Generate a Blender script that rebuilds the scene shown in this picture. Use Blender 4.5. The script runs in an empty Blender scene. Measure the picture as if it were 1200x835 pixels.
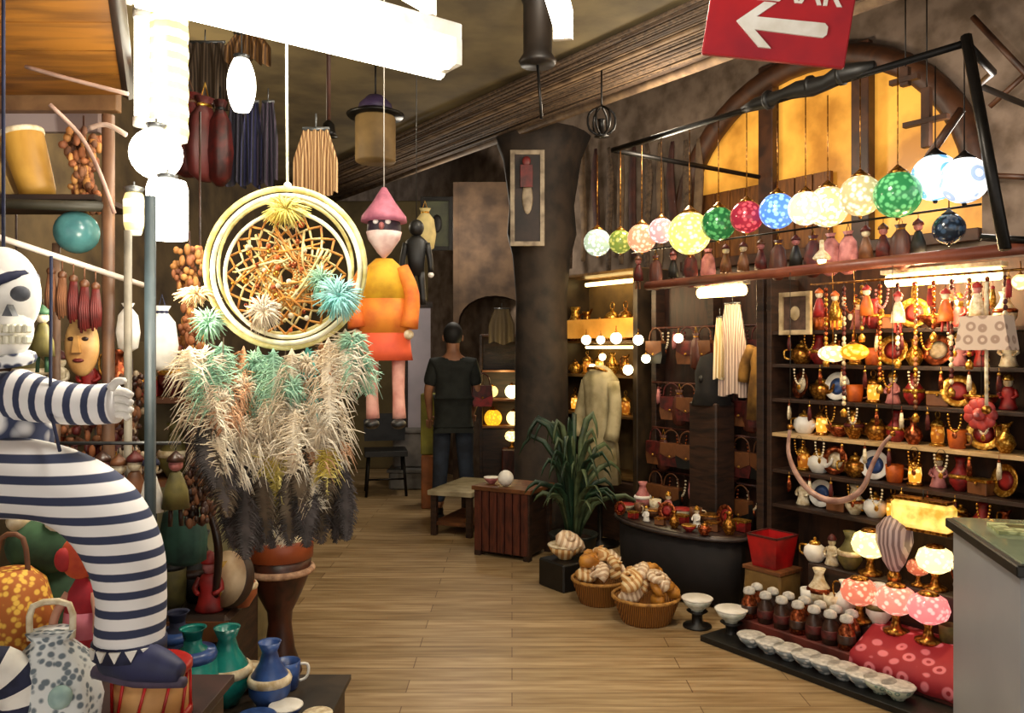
import bpy, math, random
from mathutils import Vector, Matrix, Euler
PI = math.pi
F = 942.0; HZ = 1.55; PX0, PY0 = 600.0, 410.0
col = bpy.context.scene.collection
rnd = random.Random(7)

# ---------------------------------------------------------------- places
def P(px, py, Y):                       # a point of the place seen at px, py and standing Y metres away
    return Vector(((px-PX0)/F*Y, Y, HZ+(PY0-py)/F*Y))
D = Vector((-0.59, 0.807, 0)).normalized()      # along the front of the right-hand stall
N = Vector((D.y, -D.x, 0))                       # from its front to its back wall
ROT = math.atan2(-D.y, -D.x)
def L(s, t, z=0): 
    v = D*s+N*t; return Vector((v.x, v.y, z))
def YT(px, t): return t/(N.x*(px-PX0)/F+N.y)
def T(px, py, t): return P(px, py, YT(px, t))
def S(px, t):
    p = P(px, 410, YT(px, t)); return p.dot(D)

# ---------------------------------------------------------------- materials
def lin(h):
    h = h.lstrip('#'); r = []
    for i in (0, 2, 4):
        c = int(h[i:i+2], 16)/255
        r.append(c/12.92 if c <= .04045 else ((c+.055)/1.055)**2.4)
    return (*r, 1)
_m = {}
def M(c, c2=None, pat='noise', sc=12, rough=.6, metal=0, bump=0, es=0, ec=None, w=.5, trans=0, alpha=None, stretch=(1, 1, 1)):
    key = (c, c2, pat, sc, rough, metal, bump, es, ec, w, trans, alpha, stretch)
    if key in _m: return _m[key]
    m = bpy.data.materials.new('mat_%d' % len(_m)); m.use_nodes = True
    nt = m.node_tree; b = nt.nodes['Principled BSDF']; n = nt.nodes; l = nt.links
    if c2 is None:
        r_ = lin(c); c2c = tuple(min(1, x*.62) for x in r_[:3])+(1,)
    else: c2c = lin(c2)
    tc = n.new('ShaderNodeTexCoord'); mp = n.new('ShaderNodeMapping'); l.new(tc.outputs['Object'], mp.inputs[0])
    mp.inputs['Scale'].default_value = stretch
    mix = n.new('ShaderNodeMix'); mix.data_type = 'RGBA'
    mix.inputs[6].default_value = lin(c); mix.inputs[7].default_value = c2c
    rp = n.new('ShaderNodeValToRGB')
    if pat in ('noise', 'wood'):
        t = n.new('ShaderNodeTexNoise'); t.inputs['Scale'].default_value = sc; t.inputs['Detail'].default_value = 5
        if pat == 'wood': t.inputs['Distortion'].default_value = .6
        f = t.outputs['Fac']; rp.color_ramp.elements[0].position = .38; rp.color_ramp.elements[1].position = .66
    elif pat in ('stripe', 'stripez'):
        t = n.new('ShaderNodeTexWave')
        if pat == 'stripez': t.bands_direction = 'Z'
        t.inputs['Scale'].default_value = sc; t.inputs['Distortion'].default_value = .6; t.inputs['Detail'].default_value = 1
        t.inputs['Detail Scale'].default_value = .6
        f = t.outputs['Fac']; rp.color_ramp.elements[0].position = w-.06; rp.color_ramp.elements[1].position = w+.06
    elif pat == 'cells':
        t = n.new('ShaderNodeTexVoronoi'); t.inputs['Scale'].default_value = sc
        f = t.outputs['Distance']; rp.color_ramp.elements[0].position = w-.12; rp.color_ramp.elements[1].position = w+.08
    elif pat == 'rings':
        t = n.new('ShaderNodeTexVoronoi'); t.inputs['Scale'].default_value = sc; t.inputs['Randomness'].default_value = .35
        f = t.outputs['Distance']; e = rp.color_ramp.elements
        e[0].position = .16; e[0].color = (0, 0, 0, 1); e[1].position = .42; e[1].color = (0, 0, 0, 1)
        for p_, v in ((.2, 1), (.34, 1)): q = e.new(p_); q.color = (v, v, v, 1)
    l.new(mp.outputs[0], t.inputs['Vector']); l.new(f, rp.inputs[0]); l.new(rp.outputs[0], mix.inputs[0])
    l.new(mix.outputs[2], b.inputs['Base Color'])
    b.inputs['Roughness'].default_value = rough; b.inputs['Metallic'].default_value = metal
    if trans: b.inputs['Transmission Weight'].default_value = trans
    if alpha is not None: b.inputs['Alpha'].default_value = alpha
    if bump:
        bp = n.new('ShaderNodeBump'); bp.inputs['Strength'].default_value = bump; bp.inputs['Distance'].default_value = .01
        l.new(f, bp.inputs['Height']); l.new(bp.outputs[0], b.inputs['Normal'])
    if es:
        b.inputs['Emission Strength'].default_value = es
        if ec: b.inputs['Emission Color'].default_value = lin(ec)
        else: l.new(mix.outputs[2], b.inputs['Emission Color'])
    _m[key] = m; return m

# ---------------------------------------------------------------- mesh builder
class MB:
    def __init__(s): s.v = []; s.f = []; s.mi = []; s.sm = []
    def add(s, vs, fs, X=None, mi=0, smooth=False):
        o = len(s.v)
        for p in vs:
            p = Vector(p)
            s.v.append(tuple(X @ p) if X is not None else tuple(p))
        for k, f in enumerate(fs):
            s.f.append(tuple(i+o for i in f)); s.mi.append(mi[k] if isinstance(mi, list) else mi); s.sm.append(smooth)
        return s
    def box(s, c, d, rot=None, mi=0, bev=0):
        x, y, z = d[0]/2, d[1]/2, d[2]/2
        X = Matrix.Translation(Vector(c))
        if rot is not None: X = X @ Euler(rot if hasattr(rot, '__len__') else (0, 0, rot)).to_matrix().to_4x4()
        b = min(bev or .06*min(d), .02)
        vs = []; fs = []
        # chamfered box: 24 vertices
        idx = {}
        for sx in (-1, 1):
            for sy in (-1, 1):
                for sz in (-1, 1):
                    for a in range(3):
                        v = [sx*(x-b), sy*(y-b), sz*(z-b)]
                        v[a] = (sx*x, sy*y, sz*z)[a]
                        idx[(sx, sy, sz, a)] = len(vs); vs.append(v)
        q = lambda *k: [idx[i] for i in k]
        for a in range(3):
            o1, o2 = [(1, 2), (2, 0), (0, 1)][a]
            for sg in (-1, 1):
                r = []
                for (u, w) in ((-1, -1), (1, -1), (1, 1), (-1, 1)):
                    k = [0, 0, 0]; k[a] = sg; k[o1] = u; k[o2] = w; r.append(idx[(*k, a)])
                fs.append(r if sg > 0 else r[::-1])
            for u in (-1, 1):
                for w in (-1, 1):
                    k0 = [0, 0, 0]; k0[o1] = u; k0[o2] = w; k0[a] = -1; k1 = list(k0); k1[a] = 1
                    r = [idx[(*k0, o1)], idx[(*k1, o1)], idx[(*k1, o2)], idx[(*k0, o2)]]
                    fs.append(r if u*w < 0 else r[::-1])
        for sx in (-1, 1):
            for sy in (-1, 1):
                for sz in (-1, 1):
                    r = [idx[(sx, sy, sz, a)] for a in range(3)]
                    fs.append(r if sx*sy*sz > 0 else r[::-1])
        return s.add(vs, fs, X, mi)
    def lathe(s, prof, c=(0, 0, 0), n=20, X=None, mi=0, sx=1, sy=1, rib=0, ribn=8):
        vs = []; fs = []
        for (r, z) in prof:
            for i in range(n):
                a = 2*PI*i/n; rr = r*(1+rib*math.cos(ribn*a)); vs.append((c[0]+rr*math.cos(a)*sx, c[1]+rr*math.sin(a)*sy, c[2]+z))
        for j in range(len(prof)-1):
            for i in range(n):
                k = (i+1) % n; fs.append((j*n+i, j*n+k, (j+1)*n+k, (j+1)*n+i))
        if prof[0][0] > 1e-5: fs.append(tuple(range(n))[::-1])
        if prof[-1][0] > 1e-5: fs.append(tuple((len(prof)-1)*n+i for i in range(n)))
        return s.add(vs, fs, X, mi, True)
    def ball(s, c, r, n=16, m=10, X=None, mi=0):
        if not hasattr(r, '__len__'): r = (r, r, r)
        pr = [(max(1e-6, math.sin(PI*j/m)), -math.cos(PI*j/m)) for j in range(m+1)]
        Y_ = Matrix.Translation(Vector(c)) @ Matrix.Diagonal((*r, 1))
        return s.lathe(pr, n=n, X=(X @ Y_ if X is not None else Y_), mi=mi)
    def tube(s, pts, r, n=8, closed=False, mi=0, flat=1, band=None, sub=0):
        pts = [Vector(p) for p in pts]
        if not hasattr(r, '__len__'): r = [r]*len(pts)
        if sub: 
            np_, nr = [], []
            K = len(pts); last = K if closed else K-1
            for i in range(last):
                p0 = pts[(i-1) % K] if (closed or i > 0) else pts[i]; p1 = pts[i]; p2 = pts[(i+1) % K]
                p3 = pts[(i+2) % K] if (closed or i+2 < K) else p2
                for j in range(sub):
                    t = j/sub
                    np_.append(.5*((2*p1)+(p2-p0)*t+(2*p0-5*p1+4*p2-p3)*t*t+(3*p1-p0-3*p2+p3)*t**3))
                    nr.append(r[i]*(1-t)+r[(i+1) % K]*t)
            if not closed: np_.append(pts[-1]); nr.append(r[-1])
            pts, r = np_, nr
        K = len(pts); vs = []; fs = []; mis = []
        up = None
        for i, p in enumerate(pts):
            a = pts[(i+1) % K] if (closed or i < K-1) else p
            b = pts[(i-1) % K] if (closed or i > 0) else p
            tg = (a-b).normalized() if (a-b).length > 1e-9 else Vector((0, 0, 1))
            if up is None:
                up = tg.orthogonal().normalized()
                if abs(tg.y) < .95: up = (Vector((0, 1, 0))-tg*tg.y).normalized()
            up = (up-tg*up.dot(tg)).normalized(); sd = tg.cross(up)
            for j in range(n):
                an = 2*PI*j/n; vs.append(p+sd*math.cos(an)*r[i]+up*math.sin(an)*r[i]*flat)
        for i in range(K if closed else K-1):
            i2 = (i+1) % K
            for j in range(n):
                k = (j+1) % n; fs.append((i*n+j, i*n+k, i2*n+k, i2*n+j)); mis.append((i//band) % 2 if band else mi)
        if not closed:
            fs.append(tuple(range(n))[::-1]); fs.append(tuple((K-1)*n+j for j in range(n))); mis += [mi, mi]
        return s.add(vs, fs, None, mis, True)
    def prism(s, poly, th, X=None, mi=0):          # poly in local x, z; thickness along y
        n = len(poly); vs = [(x, -th/2, z) for x, z in poly]+[(x, th/2, z) for x, z in poly]
        fs = [tuple(range(n)), tuple(range(2*n-1, n-1, -1))]+[(i, i+n, (i+1) % n+n, (i+1) % n) for i in range(n)]
        return s.add(vs, fs, X, mi)
    def build(s, name, mat, parent=None, **kw):
        me = bpy.data.meshes.new(name); me.from_pydata(s.v, [], s.f); me.update()
        o = bpy.data.objects.new(name, me); col.objects.link(o)
        for x in (mat if isinstance(mat, (list, tuple)) else [mat]): me.materials.append(x)
        me.polygons.foreach_set('material_index', s.mi); me.polygons.foreach_set('use_smooth', s.sm)
        if parent is not None: o.parent = parent
        for k, v in kw.items(): o[k] = v
        return o
def root(name, loc=(0, 0, 0), rz=0, label=None, cat=None, group=None, rot=None):
    o = bpy.data.objects.new(name, None); col.objects.link(o); o.location = loc
    o.rotation_euler = rot if rot else (0, 0, rz)
    return tag(o, label, cat, group)
def tag(o, label=None, cat=None, group=None, kind=None):
    if label: o['label'] = label
    if cat: o['category'] = cat
    if group: o['group'] = group
    if kind: o['kind'] = kind
    return o
def copy_tree(o, parent=None):
    c = o.copy(); col.objects.link(c)
    if parent is not None: c.parent = parent
    for ch in list(o.children): copy_tree(ch, c)
    return c
_proto = {}
def put(fn, args, loc, label, cat, group=None, rz=0, sc=1, rot=None):
    key = (fn.__name__, tuple(str(a) if not isinstance(a, bpy.types.Material) else a.name for a in args))
    if key in _proto:
        o = copy_tree(_proto[key])
        for k in ('group',):
            if k in o: del o[k]
    else: o = fn(*args); _proto[key] = o
    o.location = loc; o.rotation_euler = rot if rot else (0, 0, rz); o.scale = (sc, sc, sc)
    return tag(o, label, cat, group)
def single(mb, name, mat, label, cat, loc=(0, 0, 0), rz=0, group=None):
    o = mb.build(name, mat); o.location = loc; o.rotation_euler = (0, 0, rz); return tag(o, label, cat, group)
def struct(mb, name, mat): o = mb.build(name, mat); o['kind'] = 'structure'; return o

# ---------------------------------------------------------------- palette
WOODD = M('#3a2418', '#1d110b', 'wood', 6, .55, stretch=(1, 1, 6), bump=.2)
WOODM = M('#7a4a28', '#4c2b16', 'wood', 7, .5, stretch=(1, 6, 1), bump=.2)
WOODR = M('#5a2a1c', '#351510', 'wood', 7, .5, stretch=(5, 5, 1), bump=.2)
WOODT = M('#c79a4e', '#8f6328', 'wood', 7, .5, stretch=(1, 1, 5), bump=.1)
BLACK = M('#141210', '#0a0908', rough=.5)
IRON = M('#1c1917', '#0d0c0b', rough=.4, metal=.6)
STEEL = M('#6d6f70', '#4b4d50', rough=.35, metal=.7)
BRASS = M('#c58b3a', '#7c4c1a', 'cells', 60, .3, .85)
COPPER = M('#b4613a', '#6e3018', 'cells', 50, .32, .85)
GOLD = M('#e2b455', '#a8701f', 'cells', 70, .3, .8)
CREAM = M('#e8dcc0', '#b89f74', 'noise', 40, .5)
WHITE = M('#f1eee8', '#d8d2c6', rough=.5)
RED = M('#a01f1c', '#5c0f0d', 'noise', 20, .5)
DRED = M('#5b1612', '#2c0a08', 'noise', 25, .55)
PINK = M('#c9817e', '#8f4a48', 'noise', 20, .6)
NAVY = M('#252a48', '#151830', 'noise', 30, .8)
TEAL = M('#1f8a80', '#0d4a48', 'noise', 12, .25)
BLUE = M('#3d5ea0', '#1e3060', 'noise', 14, .3)
GREEN = M('#2f5a3a', '#152c1b', 'noise', 14, .6)
OLIVE = M('#6b6230', '#38331a', 'noise', 14, .6)
ORANGE = M('#d5681f', '#8f3a10', 'noise', 14, .5)
YELLOW = M('#e6b830', '#b07a18', 'noise', 14, .5)
SKIN = M('#9a6a4c', '#7d5138', 'noise', 8, .55)

# ---------------------------------------------------------------- the setting
def floor_mat():
    m = bpy.data.materials.new('floor_boards'); m.use_nodes = True; nt = m.node_tree; n = nt.nodes; l = nt.links; b = n['Principled BSDF']
    tc = n.new('ShaderNodeTexCoord'); br = n.new('ShaderNodeTexBrick'); l.new(tc.outputs['Object'], br.inputs[0])
    br.inputs['Scale'].default_value = 1; br.inputs['Brick Width'].default_value = 1.3; br.inputs['Row Height'].default_value = .14
    br.inputs['Mortar Size'].default_value = .0025; br.inputs['Color1'].default_value = lin('#bfa680'); br.inputs['Color2'].default_value = lin('#a08862')
    br.inputs['Mortar'].default_value = lin('#6e5232'); br.offset = .37
    mp = n.new('ShaderNodeMapping'); mp.inputs['Scale'].default_value = (1.2, 14, 1); l.new(tc.outputs['Object'], mp.inputs[0])
    no = n.new('ShaderNodeTexNoise'); no.inputs['Scale'].default_value = 2.2; no.inputs['Detail'].default_value = 6; l.new(mp.outputs[0], no.inputs[0])
    rp = n.new('ShaderNodeValToRGB'); rp.color_ramp.elements[0].position = .35; rp.color_ramp.elements[0].color = lin('#b9a58a')
    rp.color_ramp.elements[1].position = .65; rp.color_ramp.elements[1].color = (1, 1, 1, 1); l.new(no.outputs['Fac'], rp.inputs[0])
    mx = n.new('ShaderNodeMix'); mx.data_type = 'RGBA'; mx.blend_type = 'MULTIPLY'; mx.inputs[0].default_value = .8
    l.new(br.outputs['Color'], mx.inputs[6]); l.new(rp.outputs[0], mx.inputs[7]); l.new(mx.outputs[2], b.inputs['Base Color'])
    b.inputs['Roughness'].default_value = .42
    return m
struct(MB().box((0, 5.5, -.05), (9, 14, .1)), 'floor', floor_mat())
PLAST = M('#6a5c3c', '#4b3f28', 'noise', 3, .9, bump=.4)
BROWNW = M('#54402e', '#33251a', 'noise', 5, .9, bump=.6)
# ceiling over the aisle: a plaster slab, and reed matting laid along the right-hand stall
struct(MB().add([(-4.5, -1.2, 3.4), (4.5, -1.2, 3.4), (4.5, 12.4, 3.4), (-4.5, 12.4, 3.4), (-4.5, -1.2, 3.5), (4.5, -1.2, 3.5), (4.5, 12.4, 3.5), (-4.5, 12.4, 3.5)],
    [(0, 3, 2, 1), (4, 5, 6, 7), (0, 1, 5, 4), (1, 2, 6, 5), (2, 3, 7, 6), (3, 0, 4, 7)]) if False else
    MB().add([tuple(L(s, t, z)) for z in (3.4, 3.52) for (s, t) in ((-6, -4.5), (13, -4.5), (13, 4.02), (-6, 4.02))],
    [(0, 3, 2, 1), (4, 5, 6, 7), (0, 1, 5, 4), (1, 2, 6, 5), (2, 3, 7, 6), (3, 0, 4, 7)]), 'ceiling', PLAST)
REED = M('#624e3b', '#3c2d21', 'noise', 9, .85, stretch=(4, 4, 4)); REED2 = M('#7a6248', '#4d3a2a', 'noise', 9, .85); REED3 = M('#4d3a2a', '#33251b', 'noise', 9, .85)
def reeds(name, s0, s1, f, cnt, seed, rr=(.008, .017)):
    r_ = random.Random(seed); m = MB()
    for i in range(cnt):
        t, z = f((i+r_.random()*.8)/cnt); a = s0+r_.random()*1.5; 
        pts = [tuple(L(a+(s1-a)*k/5, t+r_.uniform(-.02, .02), z-.012+r_.uniform(-.012, .01))) for k in range(6)]
        m.tube(pts, r_.uniform(*rr), n=5, mi=r_.choice((0, 0, 1, 2)))
    return struct(m, name, [REED, REED2, REED3])
reeds('ceiling', -2, 10, lambda u: (3.25+u*.8, 3.385), 48, 1)
# sloping part of the ceiling between the beam and the right wall
q0, q1 = (4.0, 3.4), (5.45, 4.45)
struct(MB().add([tuple(L(s, t, z+dz)) for dz in (0, .1) for (s, (t, z)) in ((-6, q0), (13, q0), (13, q1), (-6, q1))],
    [(0, 3, 2, 1), (4, 5, 6, 7), (0, 1, 5, 4), (1, 2, 6, 5), (2, 3, 7, 6), (3, 0, 4, 7)]), 'ceiling', REED3)
reeds('ceiling', -4, 10, lambda u: (4.02+u*1.3, 3.4+u*.94), 60, 2)
struct(MB().tube([tuple(L(-4, 3.98, 3.36)), tuple(L(2, 3.96, 3.35)), tuple(L(10, 4, 3.37))], .035, n=10), 'trim_1', REED2)
# right wall with the arched window
a0, a1 = S(800, 5.3), S(1150, 5.3)         # the two feet of the arch
ac = (a0+a1)/2; ar = abs(a0-a1)/2; zb = 2.25
WALLR = M('#7d6b5c', '#564637', 'noise', 6, .9, bump=.7, stretch=(1, 1, 1))
def wallpoly():
    m = MB(); k = 20; base = []
    arc = [(ac+ar*math.cos(PI*i/k), zb+.28+ar*.95*math.sin(PI*i/k)) for i in range(k+1)]
    hole = [(ac-ar, zb)] + [(2*ac-x, z) for x, z in arc] ; hole = [(ac+ar, zb)] + arc + [(ac-ar, zb)]
    for t in (5.31, 5.5):
        o = [tuple(L(x, t, z)) for x, z in hole]
        top = [tuple(L(x, t, 4.6)) for x, z in hole]
        nn = len(hole); m.add(o+top, [(i, i+1, i+1+nn, i+nn) for i in range(nn-1)])
        for (x0, x1, z0, z1) in ((-7, ac-ar, 0, 4.6), (ac+ar, 13, 0, 4.6), (ac-ar, ac+ar, 0, zb)):
            m.add([tuple(L(x0, t, z0)), tuple(L(x1, t, z0)), tuple(L(x1, t, z1)), tuple(L(x0, t, z1))], [(0, 1, 2, 3)])
    o = [tuple(L(x, 5.31, z)) for x, z in hole]+[tuple(L(x, 5.5, z)) for x, z in hole]; nn = len(hole)
    m.add(o, [(i, (i+1) % nn, (i+1) % nn+nn, i+nn) for i in range(nn)])
    return m
struct(wallpoly(), 'wall_right', WALLR)
FR = M('#4a2a14', '#2b1609', 'wood', 8, .5)
wn = root('window_1'); wn['kind'] = 'structure'
m = MB(); k = 24
m.tube([tuple(L(ac+ar*math.cos(PI*i/k), 5.28, zb+.28+ar*.95*math.sin(PI*i/k))) for i in range(k+1)], .085, n=10)
m.build('window_frame', FR, wn)
m = MB()
for u in (-.36, .28): m.box(tuple(L(ac-ar*u*-1, 5.3, zb+.7)), (.13, .09, 1.5+(.1 if u > 0 else 0)), ROT)
m.box(tuple(L(ac, 5.3, zb+.02)), (ar*2, .08, .08), ROT)
m.build('mullion', FR, wn)
PANE = M('#d99a3c', '#9a6420', 'noise', 2.6, .4, es=.75, stretch=(1, 1, 1))
pl = [(ac+ar*math.cos(PI*i/k), zb+.28+ar*.95*math.sin(PI*i/k)) for i in range(k+1)]+[(ac-ar, zb), (ac+ar, zb)]
MB().add([tuple(L(x, 5.4, z)) for x, z in pl]+[tuple(L(x, 5.42, z)) for x, z in pl], [tuple(range(len(pl))), tuple(range(2*len(pl)-1, len(pl)-1, -1))]).build('pane', PANE, wn)
SHUT = M('#7a4a1c', '#54300f', 'wood', 6, .6, stretch=(6, 6, 1))
m = MB(); 
for i in range(8):
    s_ = ac+ar*(-.08+.125*i); h_ = .56
    m.box(tuple(L(s_, 5.35, zb+.05+h_/2)), (ar*.115, .04, h_), ROT)
m.build('shutter', SHUT, wn)
# back and left walls
struct(MB().box((-1, 10.6, 1.75), (9, .2, 3.5)), 'wall_back', PLAST)
struct(MB().box((-2.75, 5, 1.75), (.2, 11.4, 3.5)), 'wall_left', M('#5a4a30', '#3a2d1c', 'noise', 4, .9, bump=.5))
dr = root('door_1', (P(503, 410, 10.45).x, 10.47, 0)); dr['kind'] = 'structure'
MB().box((0, 0, 1.05), (.56, .05, 2.1)).build('panel', M('#d8ccd8', '#c0b8c4', 'noise', 2, .6), dr)
MB().box((-.31, -.02, 1.08), (.07, .09, 2.16)).box((.31, -.02, 1.08), (.07, .09, 2.16)).box((0, -.02, 2.14), (.69, .09, .08)).build('door_frame', WOODD, dr)
MB().ball((.2, -.06, 1.0), .03).build('door_handle', STEEL, dr)
# brown masonry between the back wall and the pillar, with a low arch
m = MB(); x0, x1 = P(532, 0, 9).x, P(690, 0, 9).x; w_ = x1-x0; k = 12
po = [(x0, 3.4), (x0, 0), (x0+.06, 0), (x0+.06, 1.85)]+[(x0+.06+.4-.4*math.cos(PI*i/k), 1.85+.3*math.sin(PI*i/k)) for i in range(k+1)]+[(x0+.86, 0), (x1, 0), (x1, 3.4)]
top = [(x, 3.4) for x, z in po]
vs = []; 
m.box(((x0+x0+.06)/2, 9, 1.7), (.06, .3, 3.4)); m.box(((x0+.86+x1)/2, 9, 1.7), (x1-x0-.86, .3, 3.4))
hd_ = [(x0+.46-.4*math.cos(PI*i/k), 1.85+.3*math.sin(PI*i/k)) for i in range(k+1)]
for i in range(k):
    (c0, z0), (c1, z1) = hd_[i], hd_[i+1]; m.prism([(c0, z0), (c1, z1), (c1, 3.4), (c0, 3.4)], .3, Matrix.Translation((0, 9, 0)))
struct(m, 'wall_middle', BROWNW)
# dark pillar, roughly plastered, with a flared head
pc = T(633, 410, 4.3)
m = MB(); m.lathe([(.3, 0), (.3, .12), (.24, .18), (.23, 1.2), (.22, 2.0), (.25, 2.35), (.3, 2.55), (.28, 2.8), (.34, 3.2), (.42, 3.4)], n=14, rib=.05, ribn=5)
o = struct(m, 'pillar', M('#33271e', '#1a130e', 'noise', 7, .8, bump=.8)); o.location = (pc.x, pc.y, 0)

# ---------------------------------------------------------------- lamps
TUBE = M('#fdfbf2', '#fdfbf2', es=9, ec='#fff6df')
WARM = M('#fff0b8', '#ffe9a0', es=7, ec='#ffd88a')
def batten(pa, pb, wd, label, n=2, r=.028):
    pa, pb = Vector(pa), Vector(pb); d = pb-pa; ln = d.length; a = math.atan2(d.y, d.x)
    mid = (pa+pb)/2; t = root('fluorescent_lamp', mid, a, label, 'ceiling lamp')
    MB().box((0, 0, r+.035), (ln, wd, .05)).build('housing', WHITE, t)
    for i in range(n):
        y = (i-(n-1)/2)*wd*.62
        MB().tube([(-ln/2+.03, y, 0), (ln/2-.03+(.03 if i else 0), y, 0)], r, n=14).build('tube', TUBE, t)
    for e in (-1, 1):
        MB().box((e*(ln/2-.012), 0, .012), (.024, wd, .08)).build('end_cap', WHITE, t)
    MB().tube([(0, 0, r+.06), (0, 0, 3.36-mid.z)], .004, n=5).build('suspension_wire', STEEL, t)
    return t
z = 2.44
batten(P(150, -22, .89*F/432), P(526, 74, .89*F/336), .15, 'big twin-tube fluorescent lamp glowing white above the dreamcatcher', 2, .038)
batten(P(380, -60, 2.455), P(504, 12, 2.9), .06, 'fluorescent tube whose end pokes out behind the big twin-tube lamp', 1, .018)
o = batten(P(634, -53, 2.6), P(660, 40, 3.25), .08, 'short fluorescent tube beside the dark hanging duct', 1, .03)
# vertical tube and white lanterns on the left
LAN = M('#fff8dc', '#d8c888', 'stripez', 7, .6, es=.7)
LANB = M('#ffffff', '#fff6d8', 'noise', 10, .6, es=7, ec='#fff7e0')
yy = 2.35; kk = yy/F
t = root('vertical_tube_lamp', P(166, 80, yy), label='slim upright fluorescent tube beside the pleated column lantern', cat='lamp')
MB().tube([(0, 0, -.15), (0, 0, .15)], .02, n=12).build('tube', TUBE, t)
MB().lathe([(.024, -.17), (.024, -.145)], n=12).build('end_cap', WHITE, t); MB().lathe([(.024, .145), (.024, .17)], n=12).build('end_cap', WHITE, t)
MB().tube([(0, 0, .16), (0, 0, 3.4-t.location.z)], .004, n=5).build('cord', STEEL, t)
def paper_lantern(prof, mat, ln, rib=0, ribn=8):
    t = root('paper_lantern')
    MB().lathe(prof, n=32, rib=rib, ribn=ribn).build('shade', mat, t)
    MB().lathe([(.02, prof[-1][1]-.005), (.03, prof[-1][1]+.012), (.006, prof[-1][1]+.02)], n=12).build('cap', STEEL, t)
    MB().tube([(0, 0, prof[-1][1]), (0, 0, prof[-1][1]+ln)], .003, n=5).build('cord', STEEL, t)
    return t
h = .42
pr = [(.05, 0)]+[(.052+.004*(i % 2), h*i/14) for i in range(1, 14)]+[(.05, h)]
put(paper_lantern, (tuple(pr), LAN, .5, .06, 10), P(198, 165, yy+.1), 'tall pleated cream column lantern hanging at the top left', 'lantern')
pr = [(max(.012, .074*math.sin(PI*i/12)), .074-.074*math.cos(PI*i/12)) for i in range(13)]
put(paper_lantern, (tuple(pr), LANB, .03), P(183, 210, yy), 'round white glowing lantern under the pleated column lantern', 'lantern')
pr = [(.02, 0), (.054, .004), (.056, .03), (.056, .15), (.05, .17), (.02, .175)]
put(paper_lantern, (tuple(pr), LANB, .03), P(196, 282, yy-.05), 'drum-shaped bright lantern, lowest of the white lanterns', 'lantern')
pr = [(.02, 0), (.028, .03), (.03, .1), (.024, .12), (.01, .125)]
put(paper_lantern, (tuple(pr), LAN, .03), P(157, 275, yy), 'small slim lantern just left of the drum-shaped bright one', 'lantern')
pr = [(.015, 0)]+[(.052*math.sin(PI*(.12+.76*i/10))**.6, .19*i/10) for i in range(11)]+[(.015, .195)]
put(paper_lantern, (tuple(pr), LANB, .9), P(283, 130, 3.0), 'white oval bulb lamp glowing among the leather pouches', 'lamp')

# small brass-and-glass things
def globe_lamp(glass, cap, ln, sq=1.0, r=.1):
    t = root('mosaic_lamp')
    pr = [(.012, -r*sq)]+[(r*math.sin(PI*(.06+.84*i/12)), -r*sq*math.cos(PI*(.06+.84*i/12))) for i in range(13)]
    MB().lathe(pr, n=24).build('globe', glass, t)
    MB().lathe([(r*.42, r*sq*.88), (r*.46, r*sq*.95), (r*.25, r*sq*1.1), (r*.1, r*sq*1.25), (.004, r*sq*1.3)], n=16).build('cap', cap, t)
    MB().ball((0, 0, -r*sq*1.04), r*.1).build('finial', cap, t)
    if ln: MB().tube([(0, 0, r*sq*1.25), (0, 0, r*sq*1.25+ln)], .003, n=5).build('chain', cap, t)
    return t
def glass(c, c2, es=1.4, sc=34): return M(c, c2, 'cells', sc, .15, es=(es*.62 if es < 4 else es*.8), w=.42)
row = [(700, 284, 16, '#f4f4ea', '#98a890', 1.8, 'milky white'), (727, 283, 14, '#b9b45a', '#6b7a34', 1.4, 'olive yellow'), (752, 279, 17, '#f0c8a8', '#c98a68', 1.6, 'peach'),
    (775, 270, 15, '#f6dcd6', '#b08a8a', 1.8, 'pale pink'), (808, 273, 25, '#f7f0a8', '#d8c860', 2.2, 'lemon yellow'), (842, 262, 20, '#4f9a58', '#1f5a30', 1.0, 'leaf green'),
    (875, 254, 19, '#d4525c', '#8a2434', 1.0, 'red'), (911, 247, 21, '#8cc4f0', '#4a78c8', 1.5, 'sky blue'), (944, 244, 20, '#ffffff', '#c8b890', 2.2, 'snow white'), (970, 242, 24, '#fbf7e6', '#b8a478', 2.0, 'ivory'),
    (1008, 229, 24, '#e6dfb8', '#a89c70', 1.5, 'sand coloured'), (1052, 228, 27, '#62b070', '#2a7040', 1.1, 'emerald green'), (1096, 208, 27, '#d8f4ff', '#5a94c8', 2.4, 'icy white ring-patterned'), (1130, 211, 27, '#ffffff', '#8a9cb4', 2.6, 'bright white ring-patterned')]
tl = 3.7
for i, (px, py, r, c, c2, es, nm) in enumerate(row):
    Y = YT(px, tl)+(.12 if nm.startswith('icy') or nm == 'ivory' else 0); rr = r*Y/F; p = P(px, py, Y)
    if i == 0: lab = nm+' globe lamp, farthest in the row of coloured lamps'
    elif i == 13: lab = nm+' globe lamp, nearest in the row of coloured lamps'
    else: lab = nm+' globe lamp in the row, next to the '+row[i-1][6]+' one'
    mt = M(c, c2, 'rings', 9, .15, es=es*.5) if 'ring' in nm else glass(c, c2, es)
    o = globe_lamp(mt, BRASS if i < 12 else IRON, max(.05, 2.88-p.z-rr*1.25), 1.0, rr); o.location = p
    tag(o, lab, 'hanging lamp', 'coloured globe lamps in a row')
o = put(globe_lamp, (glass('#3c5068', '#1a2430', .15), IRON, .12, 1, .07), T(1112, 268, 3.75), 'unlit slate blue globe lamp under the two bright ring-patterned ones', 'hanging lamp')
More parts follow.
